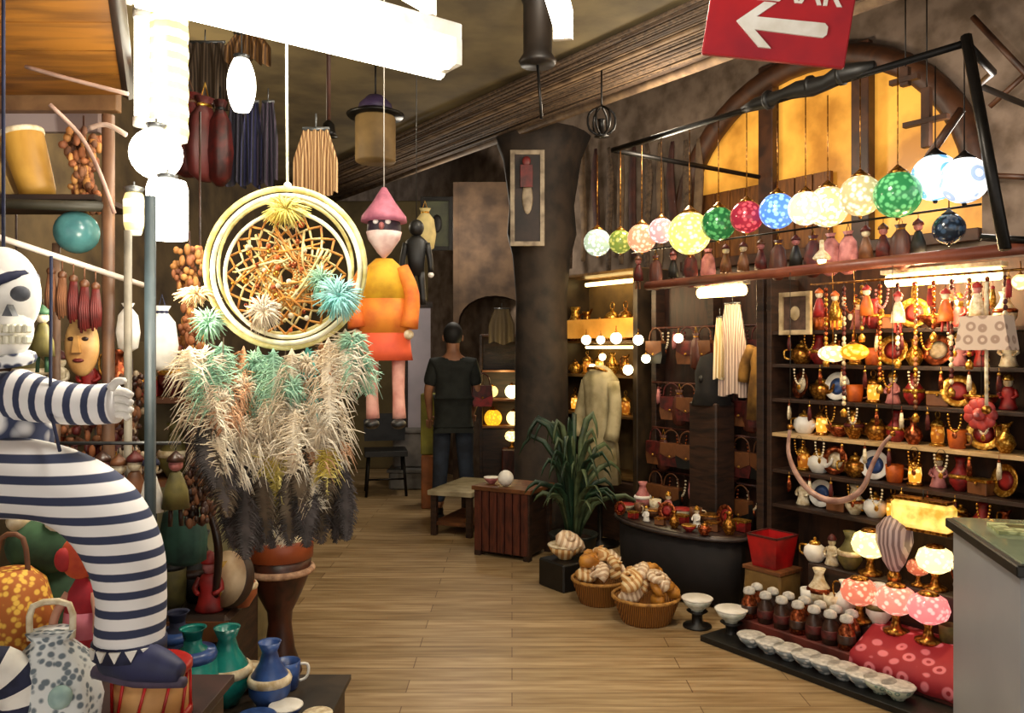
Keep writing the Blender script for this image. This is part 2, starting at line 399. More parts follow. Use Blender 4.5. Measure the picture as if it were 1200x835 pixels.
o = put(globe_lamp, (glass('#f6eed0', '#c8b070', 3), BRASS, .42, .6, .075), T(976, 414, 3.9), 'oval white lit lamp hanging beside a yellow one over the trinket shelves', 'hanging lamp', 'pair of oval lamps')
o = put(globe_lamp, (glass('#f0c050', '#c07818', 2.2), BRASS, .42, .6, .072), T(1001, 412, 3.88), 'oval yellow lit lamp hanging beside a white one over the trinket shelves', 'hanging lamp', 'pair of oval lamps')
def small_bell(mat):
    t = root('hanging_light'); MB().lathe([(.04, 0), (.045, .01), (.03, .03), (.012, .05), (.01, .1)], n=16).build('shade', mat, t)
    MB().ball((0, 0, -.005), .022).build('bulb', WARM, t); return t
put(small_bell, (CREAM,), T(963, 304, 3.72), 'small white bell-shaped light standing on the wooden rail', 'lamp')

# ---------------------------------------------------------------- frame of the right-hand stall
fr = root('stall_frame', label='black iron and wooden frame carrying the row of coloured lamps', cat='frame')
s0, s1 = S(1132, tl), S(718, tl)
MB().tube([tuple(L(s0, tl, 2.9)), tuple(L(s1, tl, 2.88))], .018, n=8).build('top_rail', IRON, fr)
MB().tube([tuple(L(s0, tl, 2.93)), tuple(T(1178, 292, tl-.15))], .024, n=8).build('slanting_post', IRON, fr)
MB().tube([tuple(T(1150, 278, tl)), tuple(T(1215, 282, tl))], .016, n=6).build('cross_bar', IRON, fr)
MB().tube([tuple(L(s0, tl, 2.9)), tuple(L(s0+.1, tl+.5, 2.9)), tuple(L(s0+.3, 4.5, 2.95)), tuple(L(s0+.3, 5.28, 2.95))], .018, n=6).build('side_bar', IRON, fr)
MB().tube([tuple(L(s1, tl, 2.88)), tuple(L(s1, 5.28, 2.9))], .018, n=6).build('side_bar', IRON, fr)
MB().tube([tuple(T(1212, 289, 3.72)), tuple(T(758, 335, 3.72))], .028, n=8).build('front_rail', M('#8a4a34', '#5c2c1e', 'wood', 6, .4), fr)
for s_ in (S(925, 4.12)+.115, S(1215, 4.12)-.13):
    q = L(s_, 4.02); MB().box((q.x, q.y, 1.0), (.05, .05, 2.0), ROT).build('post', WOODD, fr)
rb = MB(); r2 = random.Random(3)
pa, pb = L(S(870, tl), tl, 2.9), L(S(1025, tl), tl, 2.93)
rb.tube([tuple(pa.lerp(pb, i/9)+Vector((0, 0, r2.uniform(-.012, .012)))) for i in range(10)], [.02, .036, .04, .032, .045, .048, .04, .05, .042, .022], n=9)
for i in (2, 5, 7): rb.lathe([(.052, -.01), (.052, .01)], X=Matrix.Translation(pa.lerp(pb, i/9)) @ Matrix.Rotation(ROT, 4, 'Z') @ Matrix.Rotation(PI/2, 4, 'Y'), n=12)
single(rb, 'rolled_awning', BLACK, 'rolled black cloth tied along the top rail in front of the arched window', 'rolled cloth')
# strip lamps below the rail
def strip(px0, px1, py0, py1, t_, label, r=.02, th=.03):
    a, b = T(px0, py0, t_), T(px1, py1, t_); d = b-a; o = root('strip_lamp', (a+b)/2, math.atan2(d.y, d.x), label, 'strip lamp')
    MB().tube([(-d.length/2, 0, 0), (d.length/2, 0, 0)], r, n=10).build('tube', WARM, o)
    MB().box((0, 0, r+.014), (d.length+.04, .07, .022)).build('housing', CREAM, o)
strip(1040, 1172, 328, 322, 4.0, 'warm glowing strip lamp under the wooden rail above the trinkets', .03)
strip(820, 872, 344, 339, 4.1, 'short warm strip lamp above the white hanging scarf', .034)
for px in (1196,):
    put(globe_lamp, (glass('#ffe2b0', '#f0b870', 3), BRASS, .05, 1, .035), T(px, 330, 4.0), 'small round warm bulb lamp at the end of the long strip lamp', 'lamp')

# ---------------------------------------------------------------- red direction sign
sp = P(912, 27, 2.3); t = root('direction_sign', sp, 0, 'red hanging sign with white letters and a white arrow pointing left', 'sign', rot=(0, math.radians(9), math.radians(-8)))
kq = 2.3/F
w2, h2 = 82*kq, 44*kq
MB().box((0, .01, .03), (w2*2, .02, h2*2+.06), bev=.004).build('board', M('#b8242c', '#94202e', 'noise', 5, .35), t)
ar_ = [(-40, 8), (-22, 24), (0, 24), (-16, 11), (54, 11), (54, -5), (-16, -5), (-1, -22), (-20, -22)]
m = MB(); sh = []
m.prism([(-48, 2), (-20, 27), (-6, 27), (-26, 9), (52, 9), (56, 5), (56, -4), (52, -8), (-26, -6), (-4, -26), (-18, -26)], .006)
m.v = [(x*kq, y-.004, zz*kq-.012) for x, y, zz in m.v]
m.build('arrow', WHITE, t)
cu = bpy.data.curves.new('lettering', 'FONT'); cu.body = 'BAZAAR'; cu.size = 38*kq; cu.extrude = .002; cu.align_x = 'RIGHT'; cu.materials.append(WHITE); cu.offset = .0012
o = bpy.data.objects.new('lettering_curve', cu); col.objects.link(o); bpy.context.view_layer.update(); me_ = bpy.data.meshes.new_from_object(o.evaluated_get(bpy.context.evaluated_depsgraph_get())); bpy.data.objects.remove(o)
o = bpy.data.objects.new('lettering', me_); col.objects.link(o); o.parent = t; o.location = (67*kq, -.003, 25*kq); o.rotation_euler = (PI/2, 0, 0)
MB().tube([(-.12, .01, h2+.03), (-.12, .01, 1.0)], .002, n=5).tube([(.12, .01, h2+.03), (.12, .01, 1.0)], .002, n=5).build('cord', STEEL, t)

# ---------------------------------------------------------------- generic little wares
def vase(a, b, kind=0):
    t = root('vase'); pr = [[(.03, 0), (.034, .01), (.06, .05), (.062, .09), (.03, .14), (.022, .17), (.034, .2)], [(.035, 0), (.05, .02), (.055, .1), (.05, .15), (.02, .17), (.018, .2), (.03, .21)]][kind]
    MB().lathe(pr+[(pr[-1][0]-.006, pr[-1][1]-.004), (pr[-1][0]-.012, pr[-1][1]-.03)]).build('body', a, t)
    MB().lathe([(pr[3][0]+.001, pr[3][1]-.012), (pr[3][0]+.003, pr[3][1]), (pr[3][0]*.96, pr[3][1]+.012)]).build('band', b, t); return t
def bowl(a, b):
    t = root('bowl'); MB().lathe([(.03, 0), (.032, .008), (.06, .03), (.075, .06), (.07, .06), (.055, .034), (.0001, .016)]).build('body', a, t)
    MB().lathe([(.073, .056), (.078, .061), (.073, .065)]).build('rim', b, t); return t
def mug(a, b):
    t = root('mug'); MB().lathe([(.032, 0), (.036, .006), (.042, .05), (.044, .09), (.040, .09), (.037, .05), (.0001, .01)]).build('body', a, t)
    MB().tube([(.042, 0, .075), (.066, 0, .07), (.07, 0, .045), (.06, 0, .025), (.04, 0, .02)], .005, n=6, sub=3).build('handle', b, t); return t
def teapot(a, b):
    t = root('teapot'); MB().lathe([(.035, 0), (.04, .006), (.06, .04), (.055, .075), (.03, .095)]).build('body', a, t)
    MB().tube([(.05, 0, .04), (.085, 0, .06), (.1, 0, .09)], [.014, .009, .006], n=8, sub=3).build('spout', a, t)
    MB().tube([(-.05, 0, .08), (-.09, 0, .075), (-.09, 0, .035), (-.055, 0, .025)], .006, n=6, sub=3).build('handle', b, t)
    ld = MB().lathe([(.032, .094), (.026, .108), (.008, .116), (.0001, .118)]).build('lid', b, t); MB().ball((0, 0, .124), .009, 10, 8).build('knob', b, ld); return t
def jug(a, b):
    t = root('jug'); MB().lathe([(.03, 0), (.032, .008), (.055, .05), (.045, .09), (.02, .12), (.018, .15), (.03, .17), (.024, .17), (.014, .15)]).build('body', a, t)
    MB().tube([(-.02, 0, .155), (-.06, 0, .15), (-.065, 0, .1), (-.05, 0, .07)], .005, n=6, sub=3).build('handle', b, t)
    MB().prism([(.02, .17), (.045, .185), (.022, .15)], .014).build('spout', a, t); return t
def lantern(a, g):
    t = root('lantern'); MB().lathe([(.05, 0), (.052, .012), (.04, .02)], n=6).build('base', a, t)
    MB().lathe([(.036, .02), (.042, .07), (.036, .12)], n=6).build('glass', g, t)
    MB().lathe([(.046, .12), (.05, .128), (.028, .155), (.01, .165), (.012, .175), (.0001, .18)], n=6).build('roof', a, t)
    MB().tube([(-.012, 0, .175), (-.016, 0, .2), (0, 0, .215), (.016, 0, .2), (.012, 0, .175)], .003, n=5, sub=3).build('handle', a, t); return t
def figurine(a, b, c):
    t = root('figurine'); MB().lathe([(.035, 0), (.04, .006), (.034, .02), (.026, .06), (.03, .085), (.022, .1), (.01, .108)], sy=.8).build('body', a, t)
    MB().ball((0, 0, .125), (.02, .02, .023)).build('head', b, t)
    for e in (-1, 1): MB().tube([(e*.026, 0, .09), (e*.038, -.01, .065), (e*.02, -.03, .055)], [.009, .008, .006], n=6, sub=2).build('arm', a, t)
    MB().lathe([(.023, .134), (.024, .14), (.016, .158), (.0001, .17)]).build('hat', c, t); return t
def plate(a, b):
    t = root('plate'); X = Matrix.Rotation(PI/2-.18, 4, 'X'); Z = Matrix.Translation((0, 0, .075))
    MB().lathe([(.03, -.004), (.05, 0), (.075, .01), (.073, .013), (.048, .004), (.0001, .002)], n=28, X=Z @ X).build('body', a, t)
    MB().lathe([(.045, .005), (.02, .006), (.0001, .006)], n=24, X=Z @ X).build('motif', b, t)
    MB().tube([(-.03, .03, 0), (-.03, -.012, .004), (-.03, -.016, .02)], .003, n=5).tube([(.03, .03, 0), (.03, -.012, .004), (.03, -.016, .02)], .003, n=5).tube([(0, .012, .06), (0, .045, 0)], .003, n=5).build('stand', WOODD, t); return t
def hookah(a, g):
    t = root('water_pipe'); MB().lathe([(.045, 0), (.055, .02), (.06, .06), (.03, .1), (.018, .13)]).build('glass_base', g, t)
    MB().lathe([(.018, .13), (.024, .14), (.008, .16), (.012, .19), (.007, .21), (.008, .26), (.022, .275), (.026, .3), (.02, .3)]).build('stem', a, t)
    MB().tube([(.015, 0, .16), (.07, 0, .2), (.09, 0, .12), (.07, -.03, .02)], .005, n=6, sub=4).build('hose', DRED, t); return t
def boxx(a, b):
    t = root('trinket_box'); MB().box((0, 0, .03), (.1, .07, .06)).build('body', a, t); MB().box((0, 0, .066), (.105, .075, .014)).build('lid', b, t)
    MB().ball((0, -.04, .055), .007).build('clasp', GOLD, t); return t
def tablelamp(g, a):
    t = root('table_lamp'); MB().lathe([(.045, 0), (.046, .01), (.02, .02), (.012, .05), (.02, .07)]).build('base', a, t)
    MB().lathe([(.03, .07), (.062, .09), (.072, .12), (.06, .155), (.035, .17)]).build('shade', g, t)
    MB().lathe([(.037, .168), (.03, .178), (.0001, .185)]).build('cap', a, t); return t
def necklace(a, b):
    t = root('necklace'); m = MB(); 
    for i in range(15):
        u = i/14; an = PI*u; m.ball((.04*math.cos(an), -.006, -.04-.11*math.sin(an)), .0085, 6, 5)
    m.build('beads', a, t); MB().ball((0, -.008, -.175), (.016, .006, .022), 10, 6).build('pendant', b, t)
    MB().tube([(.04, -.006, -.04), (.012, 0, 0), (-.012, 0, 0), (-.04, -.006, -.04)], .002, n=4).build('cord', BLACK, t); return t
def handbag(a, b):
    t = root('handbag'); MB().prism([(-.07, -.26), (-.085, -.2), (-.075, -.1), (.075, -.1), (.085, -.2), (.07, -.26)], .045).build('body', a, t)
    MB().prism([(-.078, -.17), (-.076, -.095), (.076, -.095), (.078, -.17), (0, -.205)], .055).build('flap', b, t)
    MB().tube([(-.065, 0, -.1), (-.05, 0, -.03), (0, 0, 0), (.05, 0, -.03), (.065, 0, -.1)], .005, n=6, sub=3).build('strap', b, t)
    MB().ball((0, -.03, -.19), .009, 8, 6).build('clasp', GOLD, [c for c in t.children if c.name.startswith('flap')][0]); return t
def tassel(a, b):
    t = root('tassel'); MB().tube([(0, 0, 0), (0, 0, -.03)], .002, n=4).build('cord', b, t); MB().ball((0, 0, -.04), .012, 8, 6).build('knot', b, t)
    m = MB(); r_ = random.Random(5)
    for i in range(16):
        an = 2*PI*i/16; m.tube([(.006*math.cos(an), .006*math.sin(an), -.045), (.013*math.cos(an), .013*math.sin(an), -.1), (.014*math.cos(an+.3), .014*math.sin(an), -.15+r_.uniform(-.01, .01))], .003, n=4)
    m.build('fringe', a, t); return t
def pouch(a, b):
    t = root('pouch'); MB().lathe([(.02, -.3), (.05, -.28), (.062, -.2), (.05, -.11), (.02, -.07), (.034, -.045)], sy=.6, rib=.07, ribn=7).build('body', a, t)
    MB().lathe([(.023, -.076), (.026, -.07), (.023, -.064)], sy=.6).build('drawstring', b, t)
    MB().tube([(-.02, 0, -.07), (0, 0, 0), (.02, 0, -.07)], .003, n=5).build('cord', b, t); return t
def cloth(a, w, h, seed, fold=5):           # hanging cloth with folds, thin but double-sided volume
    t = root('scarf'); r_ = random.Random(seed); nu, nv = 24, 12; vs = []; fs = []
    for sd in (0, 1):
        for j in range(nv+1):
            for i in range(nu+1):
                u = i/nu; v = j/nv; ww = w*(.55+.45*min(1, v*2.2)); 
                vs.append(((u-.5)*ww, .02*math.sin(u*fold*2*PI+seed)*(.3+v)+.008*sd, -h*v+.015*math.sin(u*9+seed)*(v == 1)))
    A = (nu+1)*(nv+1)
    for j in range(nv):
        for i in range(nu):
            q = j*(nu+1)+i; fs.append((q, q+nu+1, q+nu+2, q+1)); fs.append((q+A, q+1+A, q+nu+2+A, q+nu+1+A))
    MB().add(vs, fs, smooth=True).build('fabric', a, t)
    MB().tube([(-w*.3, .004, .004), (w*.3, .004, .004)], .008, n=6).tube([(0, .004, .004), (0, .004, .06)], .003, n=5).build('hanger', STEEL, t); return t
def garment(a, w, h):
    t = root('garment'); m = MB(); m.lathe([(w*.5, -h), (w*.46, -h*.6), (w*.4, -h*.35), (w*.44, -h*.12), (w*.2, -.02), (w*.1, 0)], sy=.32, n=28, rib=.05, ribn=9).build('body', a, t)
    for e in (-1, 1): MB().tube([(e*w*.36, 0, -h*.08), (e*w*.55, 0, -h*.3), (e*w*.6, 0, -h*.52)], [w*.13, w*.11, w*.1], n=10, sub=3).build('sleeve', a, t)
    MB().tube([(0, 0, -.01), (0, 0, .05), (.02, 0, .07), (.03, 0, .05)], .003, n=5).build('hanger', STEEL, t); return t
def picture(a, b, w, h):
    t = root('picture_frame'); f = .13*w
    m = MB()
    for e in (-1, 1): m.box((e*(w/2-f/2), 0, 0), (f, .025, h)); m.box((0, 0, e*(h/2-f/2)), (w-2*f, .025, f))
    m.build('frame', a, t); MB().box((0, .005, 0), (w-2*f+.004, .01, h-2*f+.004)).build('picture', b, t)
    MB().ball((0, -.004, 0), (w*.16, .008, h*.17), 12, 8).build('motif', a, [c for c in t.children if c.name.startswith('picture')][0]); return t
def bottle(a, b, c):
    t = root('bottle'); MB().lathe([(.036, 0), (.042, .006), (.044, .06), (.04, .1), (.018, .13), (.016, .14)]).build('body', a, t)
    MB().lathe([(.03, .137), (.034, .145), (.03, .165), (.012, .175), (.0001, .178)]).build('cap', b, t)
    MB().lathe([(.0445, .03), (.0455, .035), (.0455, .07), (.0435, .075)]).build('label_band', c, t); return t
def hanging_doll(a, b, c):
    t = root('hanging_doll'); MB().lathe([(.045, -.22), (.04, -.16), (.02, -.1), (.01, -.09)], sy=.7).build('body', a, t)
    MB().ball((0, 0, -.07), .024, 10, 8).build('head', b, t); MB().lathe([(.03, -.06), (.026, -.045), (.0001, -.02)], n=12).build('hat', c, t)
    for e in (-1, 1): MB().tube([(e*.015, 0, -.21), (e*.018, -.005, -.28)], .008, n=6).build('leg', c, t)
    MB().tube([(0, 0, -.02), (0, 0, .0)], .002, n=4).build('cord', BLACK, t); return t

MATN = {'brass': BRASS, 'copper': COPPER, 'gold': GOLD, 'cream': CREAM, 'white': WHITE, 'red': RED, 'dark red': DRED, 'pink': PINK, 'navy': NAVY, 'teal': TEAL, 'blue': BLUE, 'green': GREEN, 'olive': OLIVE, 'orange': ORANGE, 'yellow': YELLOW,
    'black': BLACK, 'brown': WOODM, 'dark brown': WOODD}
LIT = glass('#ffcf78', '#d88a28', 2.0)

# ---------------------------------------------------------------- trinket rack on the right
tr = 4.12; sa, sb = S(1215, tr), S(925, tr); ln = abs(sb-sa); sm_ = (sa+sb)/2
rk = root('shelf_rack', label='dark wooden shelf rack crowded with brass trinkets under the warm strip lamp', cat='shelf')
MB().box(tuple(L(sm_, tr+.14, 1.0)), (ln+.1, .025, 2.0), ROT).build('back_panel', M('#4a2c1a', '#2a160c', 'wood', 5, .6, stretch=(4, 4, 1)), rk)
SH = [.66, .86, 1.07, 1.27, 1.47, 1.66]; SHN = ['bottom', 'second', 'third', 'fourth', 'fifth', 'top']
for i, zz in enumerate(SH): MB().box(tuple(L(sm_, tr, zz-.01)), (ln+.06, .26, .02), ROT).build('shelf', WOODD if i != 2 else M('#d8b888', '#a88858', 'wood', 6, .5), rk)
for e in (-1, 1): MB().box(tuple(L(sm_+e*(ln/2+.04), tr, .99)), (.03, .28, 1.96), ROT).build('side_panel', WOODD, rk)
wares = [(jug, 'copper', 'brass', 'jug'), (lantern, 'brass', 'lit', 'lantern'), (figurine, 'cream', 'x', 'figurine'), (plate, 'gold', 'red', 'plate'), (teapot, 'brass', 'gold', 'teapot'), (vase, 'cream', 'copper', 'vase'),
    (figurine, 'pink', 'x', 'figurine'), (lantern, 'gold', 'amber', 'lantern'), (bowl, 'copper', 'gold', 'bowl'), (plate, 'white', 'blue', 'plate'), (jug, 'gold', 'copper', 'jug'), (vase, 'red', 'gold', 'vase'), (teapot, 'white', 'gold', 'teapot'),
    (figurine, 'red', 'x', 'figurine'), (mug, 'orange', 'brown', 'mug'), (vase, 'brass', 'dark red', 'vase'), (boxx, 'brown', 'gold', 'trinket box'), (plate, 'copper', 'cream', 'plate')]
GL = {'lit': LIT, 'amber': glass('#e0a040', '#a05a18', .8)}
def ware(wr, loc, where, grp, sc=1, prev=None, rz=ROT, lab=None):
    fn, a, b, nm = wr
    if fn is figurine: args = (MATN[a], CREAM, MATN['dark red' if a == 'cream' else 'gold']); ds = a+' figurine'
    elif fn is lantern: args = (MATN[a], GL[b]); ds = a+' lantern with '+('lit' if b == 'lit' else 'amber')+' glass'
    elif fn is vase: args = (MATN[a], MATN[b], 0); ds = a+' vase with '+b+' band'
    elif fn is plate: args = (MATN[a], MATN[b]); ds = a+' plate with '+b+' centre'
    elif fn is tablelamp: args = (glass(a, b, 2.0, 55), BRASS); ds = nm
    else: args = (MATN[a], MATN[b]); ds = a+' '+nm
    put(fn, args, loc, lab or ds+' '+where+(', next to a '+prev if prev else ''), nm.split()[-1], grp, rz, sc); return ds
r3 = random.Random(11); 
for i, zz in enumerate(SH):
    nI = 11; seq = []; k0 = i*5+2
    for j in range(nI): seq.append(wares[(k0+j*(5 if i % 2 else 7)) % len(wares)])
    for j, wr in enumerate(seq):
        s_ = sb-.06-(ln-.12)*(j+.5)/nI; zc = .19/(.215 if wr[0] in (jug, vase, lantern) else .17)*.92
        ware(wr, L(s_, tr-.03+r3.uniform(-.02, .02), zz), 'on the %s shelf of the trinket rack' % SHN[i], 'wares on the %s rack shelf' % SHN[i], zc if wr[0] is not plate else 1.05, rz=ROT+r3.uniform(-.5, .5))
hk = [(tassel, (COPPER, GOLD), 'copper tassel'), (necklace, (GOLD, COPPER), 'gold bead strand'), (tassel, (CREAM, COPPER), 'cream tassel'), (necklace, (CREAM, GOLD), 'cream bead strand'), (tassel, (DRED, GOLD), 'dark red tassel')]
for i, zz in enumerate(SH[1:]):
    for j in range(9):
        fn, ag, nm = hk[(j*2+i) % 5]
        put(fn, ag, L(sb-.1-(ln-.2)*(j+.5*(i % 2))/8.5, tr-.145, zz-.002), nm+' hung on the edge of the %s rack shelf' % SHN[i+1], 'tassel' if fn is tassel else 'bead strand', 'strands on the %s shelf edge of the rack' % SHN[i+1], ROT+r3.uniform(-.2, .2), .72)
# things hanging in front of the rack, from the rail
hang = [(hanging_doll, (RED, CREAM, ORANGE), 'red hanging doll'), (hanging_doll, (ORANGE, CREAM, RED), 'orange hanging doll'), (tassel, (GOLD, RED), 'gold hanging tassel'), (hanging_doll, (GOLD, CREAM, ORANGE), 'golden hanging doll'), (necklace, (PINK, GOLD), 'pink bead necklace'),
    (tassel, (RED, GOLD), 'red hanging tassel'), (necklace, (COPPER, CREAM), 'copper bead necklace'), (hanging_doll, (CREAM, PINK, RED), 'cream hanging doll')]
for j in range(13):
    px = 960+j*18.5; q = T(px, 340, 3.84); q.z = 1.9-.02*(j % 3); fn, ar_g, nm = hang[(j*3+j//8) % 8]
    put(fn, ar_g, q, nm+' below the wooden rail, '+('just right of the small picture' if j < 2 else 'over the left part of the trinket rack' if j < 5 else 'under the long strip lamp' if j < 12 else 'at the rack end near the white lampshade'), nm.split()[-1], 'dolls and beads hung under the rail', ROT, .8)
def strand(a, b, n):
    t = root('bead_strand'); m = MB(); r_ = random.Random(n)
    for i in range(n): m.ball((0, 0, -.03-.026*i), (.011, .011, .0135), 7, 5, mi=(i//2) % 2)
    m.build('beads', [a, b], t); MB().tube([(0, 0, 0), (0, 0, -.03-.026*n)], .002, n=4).build('cord', BLACK, t); MB().lathe([(.014, -.075-.026*n), (.018, -.05-.026*n), (.004, -.03-.026*n)], n=10).build('bell', GOLD, t); return t
for j in range(11):
    px = 968+j*21; q = T(px, 340, 3.88); q.z = 1.9; n_ = (14, 24, 9, 19)[j % 4]; ca, cb, nm = ((COPPER, GOLD, 'copper and gold'), (DRED, CREAM, 'dark red and cream'), (GOLD, WOODM, 'gold and brown'))[j % 3]
    put(strand, (ca, cb, n_), q, '%s %s bead strand hanging down before the trinket rack' % ({9: 'short', 14: 'medium', 19: 'long', 24: 'very long'}[n_], nm), 'bead strand', 'bead strands before the trinket rack', 0)
m = MB(); m.tube([tuple(L(S(950, 3.84), 3.84, 1.9)), tuple(L(S(1200, 3.84), 3.84, 1.9))], .006, n=6)
single(m, 'hanging_rod', BRASS, 'thin brass rod under the wooden rail from which dolls and beads hang', 'rod')
# row above the rail, below the lamps
h2_ = [(hanging_doll, (DRED, PINK, WOODM), 'dark red doll'), (hanging_doll, (WOODM, CREAM, DRED), 'brown doll'), (pouch, (PINK, DRED), 'dusty pink pouch'), (pouch, (DRED, GOLD), 'dark red pouch'), (hanging_doll, (BLACK, PINK, DRED), 'black doll'), (pouch, (WOODR, GOLD), 'brown leather pouch')]
for j in range(17):
    px = 748+j*20.5; q = T(px, 288, 3.95); q.z = 2.22; fn, ar_g, nm = h2_[(j*5+j//6) % 6]
    place_ = 'the peach lamp' if j < 2 else 'the lemon yellow lamp' if j < 5 else 'the red lamp' if j < 8 else 'the ivory lamp' if j < 11 else 'the sand coloured lamp' if j < 14 else 'the emerald green lamp'
    put(fn, ar_g, q, 'small '+nm+' hanging just below '+place_, nm.split()[-1], 'dolls and pouches behind the coloured lamps', ROT, .9)
m = MB(); m.tube([tuple(L(S(740, 3.95), 3.95, 2.225)), tuple(L(S(1150, 3.95), 3.95, 2.225))], .006, n=6)
single(m, 'hanging_rod', IRON, 'thin dark rod behind the coloured lamps carrying dolls and pouches', 'rod')
# white shade on a stem
q = T(1156, 400, 3.75); t = root('standing_lamp', q, ROT, 'pale trapezoid lampshade on a slim stem in front of the trinket rack', 'lamp')
kx = q.y/F
MB().add([(sx*w_*kx, sy*.05, zz*kx) for (w_, zz) in ((30, -10), (24, 30)) for (sx, sy) in ((-1, -1), (1, -1), (1, 1), (-1, 1))], [(0, 1, 5, 4), (1, 2, 6, 5), (2, 3, 7, 6), (3, 0, 4, 7), (0, 3, 2, 1), (4, 5, 6, 7)]).build('shade', M('#d8c0ac', '#a88a78', 'rings', 18, .7), t)
MB().tube([(0, 0, 30*kx), (0, 0, 70*kx)], .009, n=8).build('hanging_stem', CREAM, t); MB().tube([(0, 0, -10*kx), (0, 0, -80*kx)], .008, n=8).build('stem', CREAM, t)
MB().ball((0, 0, -80*kx), .02).build('finial', BRASS, t)
# red flower like ornament
q = T(1150, 485, 3.85); m = MB()
for i in range(9):
    an = 2*PI*i/9; m.ball((.045*math.cos(an), -.01, .045*math.sin(an)), (.03, .014, .03), 8, 6)
m.ball((0, -.02, 0), .03, 10, 8)
t = root('flower_ornament', q, ROT, 'red petalled flower ornament hanging before the right end of the rack', 'ornament'); m.build('petals', M('#c0443c', '#7a1a18', 'noise', 20, .5), t); MB().ball((0, -.05, 0), .012).build('centre', PINK, t)
MB().tube([(0, 0, .05), (0, 0, 1.9-q.z)], .002, n=4).build('cord', BLACK, t)
# big bead hoop
pts = [T(x_, y_, 3.6+.1*i_/9) for i_, (x_, y_) in enumerate(((926, 500), (924, 530), (935, 558), (952, 577), (972, 586), (995, 584), (1012, 570), (1022, 545), (1034, 522), (1046, 508)))]
c_ = pts[4]; m = MB(); m.tube([tuple(p-c_) for p in pts], [.008, .011, .014, .016, .017, .016, .013, .011, .01, .007], n=8, sub=4)
t = root('horn_hoop', c_, 0, 'large curved pale pink horn hanging in front of the trinket rack', 'horn'); m.build('horn', M('#c09a8a', '#8a6458', 'noise', 15, .35), t)
MB().ball(tuple(pts[0]-c_), .016).build('tip', BRASS, t); MB().ball(tuple(pts[-1]-c_), .014).build('tip', BRASS, t)
m = MB(); m.tube([tuple(pts[0]-c_), (pts[0].x-c_.x, pts[0].y-c_.y, 1.95-c_.z)], .002, n=4); m.build('cord', BLACK, t); m = MB().tube([tuple(pts[-1]-c_), (pts[-1].x-c_.x, pts[-1].y-c_.y, 1.95-c_.z)], .002, n=4); m.build('cord', BLACK, t)

# ---------------------------------------------------------------- stepped display at the right, bottom
stp = root('stepped_display', label='dark stepped display stand in front of the trinket rack', cat='display stand')
sA, sB = S(1240, 3.6), S(866, 3.6); lS = abs(sA-sB); sM = (sA+sB)/2; lS2 = abs(sA-S(938, 3.8)); sM2 = (sA+S(938, 3.8))/2
MB().box(tuple(L(sM, 3.44, .015)), (lS+.1, .2, .03), ROT).build('base_board', BLACK, stp)
MB().box(tuple(L(sM, 3.64, .055)), (lS, .19, .11), ROT).build('step', M('#6e2c22', '#421810', 'wood', 6, .6), stp)
MB().box(tuple(L(sM2, 3.8, .1)), (lS2, .13, .2), ROT).build('step', M('#4a1c18', '#2a0d0c', 'wood', 6, .6), stp)
MB().box(tuple(L(sM2, 3.915, .2)), (lS2, .1, .4), ROT).build('step', WOODD, stp)
CL = M('#dcd8d2', '#a8a4a0', 'noise', 30, .5); DK = M('#40261c', '#20110c', 'noise', 20, .35)
for r_i, t_ in enumerate((3.59, 3.68)):
    for j in range(7):
        px = 878+j*(19 if r_i == 0 else 18.5)+r_i*9; s_ = S(px, t_)
        if r_i == 0 and j == 0: lab = 'brown bottle with pale cap, farthest in the front bottle row'
        elif r_i == 1 and j == 0: lab = 'brown bottle with pale cap, farthest in the rear bottle row'
        else: lab = ['brown bottle with pale cap within the front bottle row', 'brown bottle with pale cap within the rear bottle row'][r_i]
        put(bottle, ((DK, CL, DRED) if j % 3 else (COPPER, CL, DK)), L(s_, t_, .11), ('copper coloured bottle with pale cap in the %s bottle row' % ('front', 'rear')[r_i]) if j % 3 == 0 and j else lab, 'bottle', 'capped bottles on the first step', ROT+r3.uniform(-.4, .4), .95)
CUPM = M('#d8d6d2', '#7f8a90', 'cells', 30, .4, w=.4)
for j in range(9):
    px = 882+j*21.5; s_ = S(px, 3.44)
    put(bowl, (CUPM if j < 7 else M('#c4cbb8', '#6f8a80', 'rings', 30, .4), CL), L(s_, 3.43, .03), 'farthest grey-white patterned bowl on the lowest board' if j == 0 else 'grey-white patterned bowl within the lowest row' if j < 7 else ('green-grey ring-patterned bowl, nearest of the lowest row' if j == 8 else 'green-grey ring-patterned bowl, second nearest of the lowest row'), 'bowl', 'patterned bowls on the lowest board', r3.uniform(0, 3), .95)
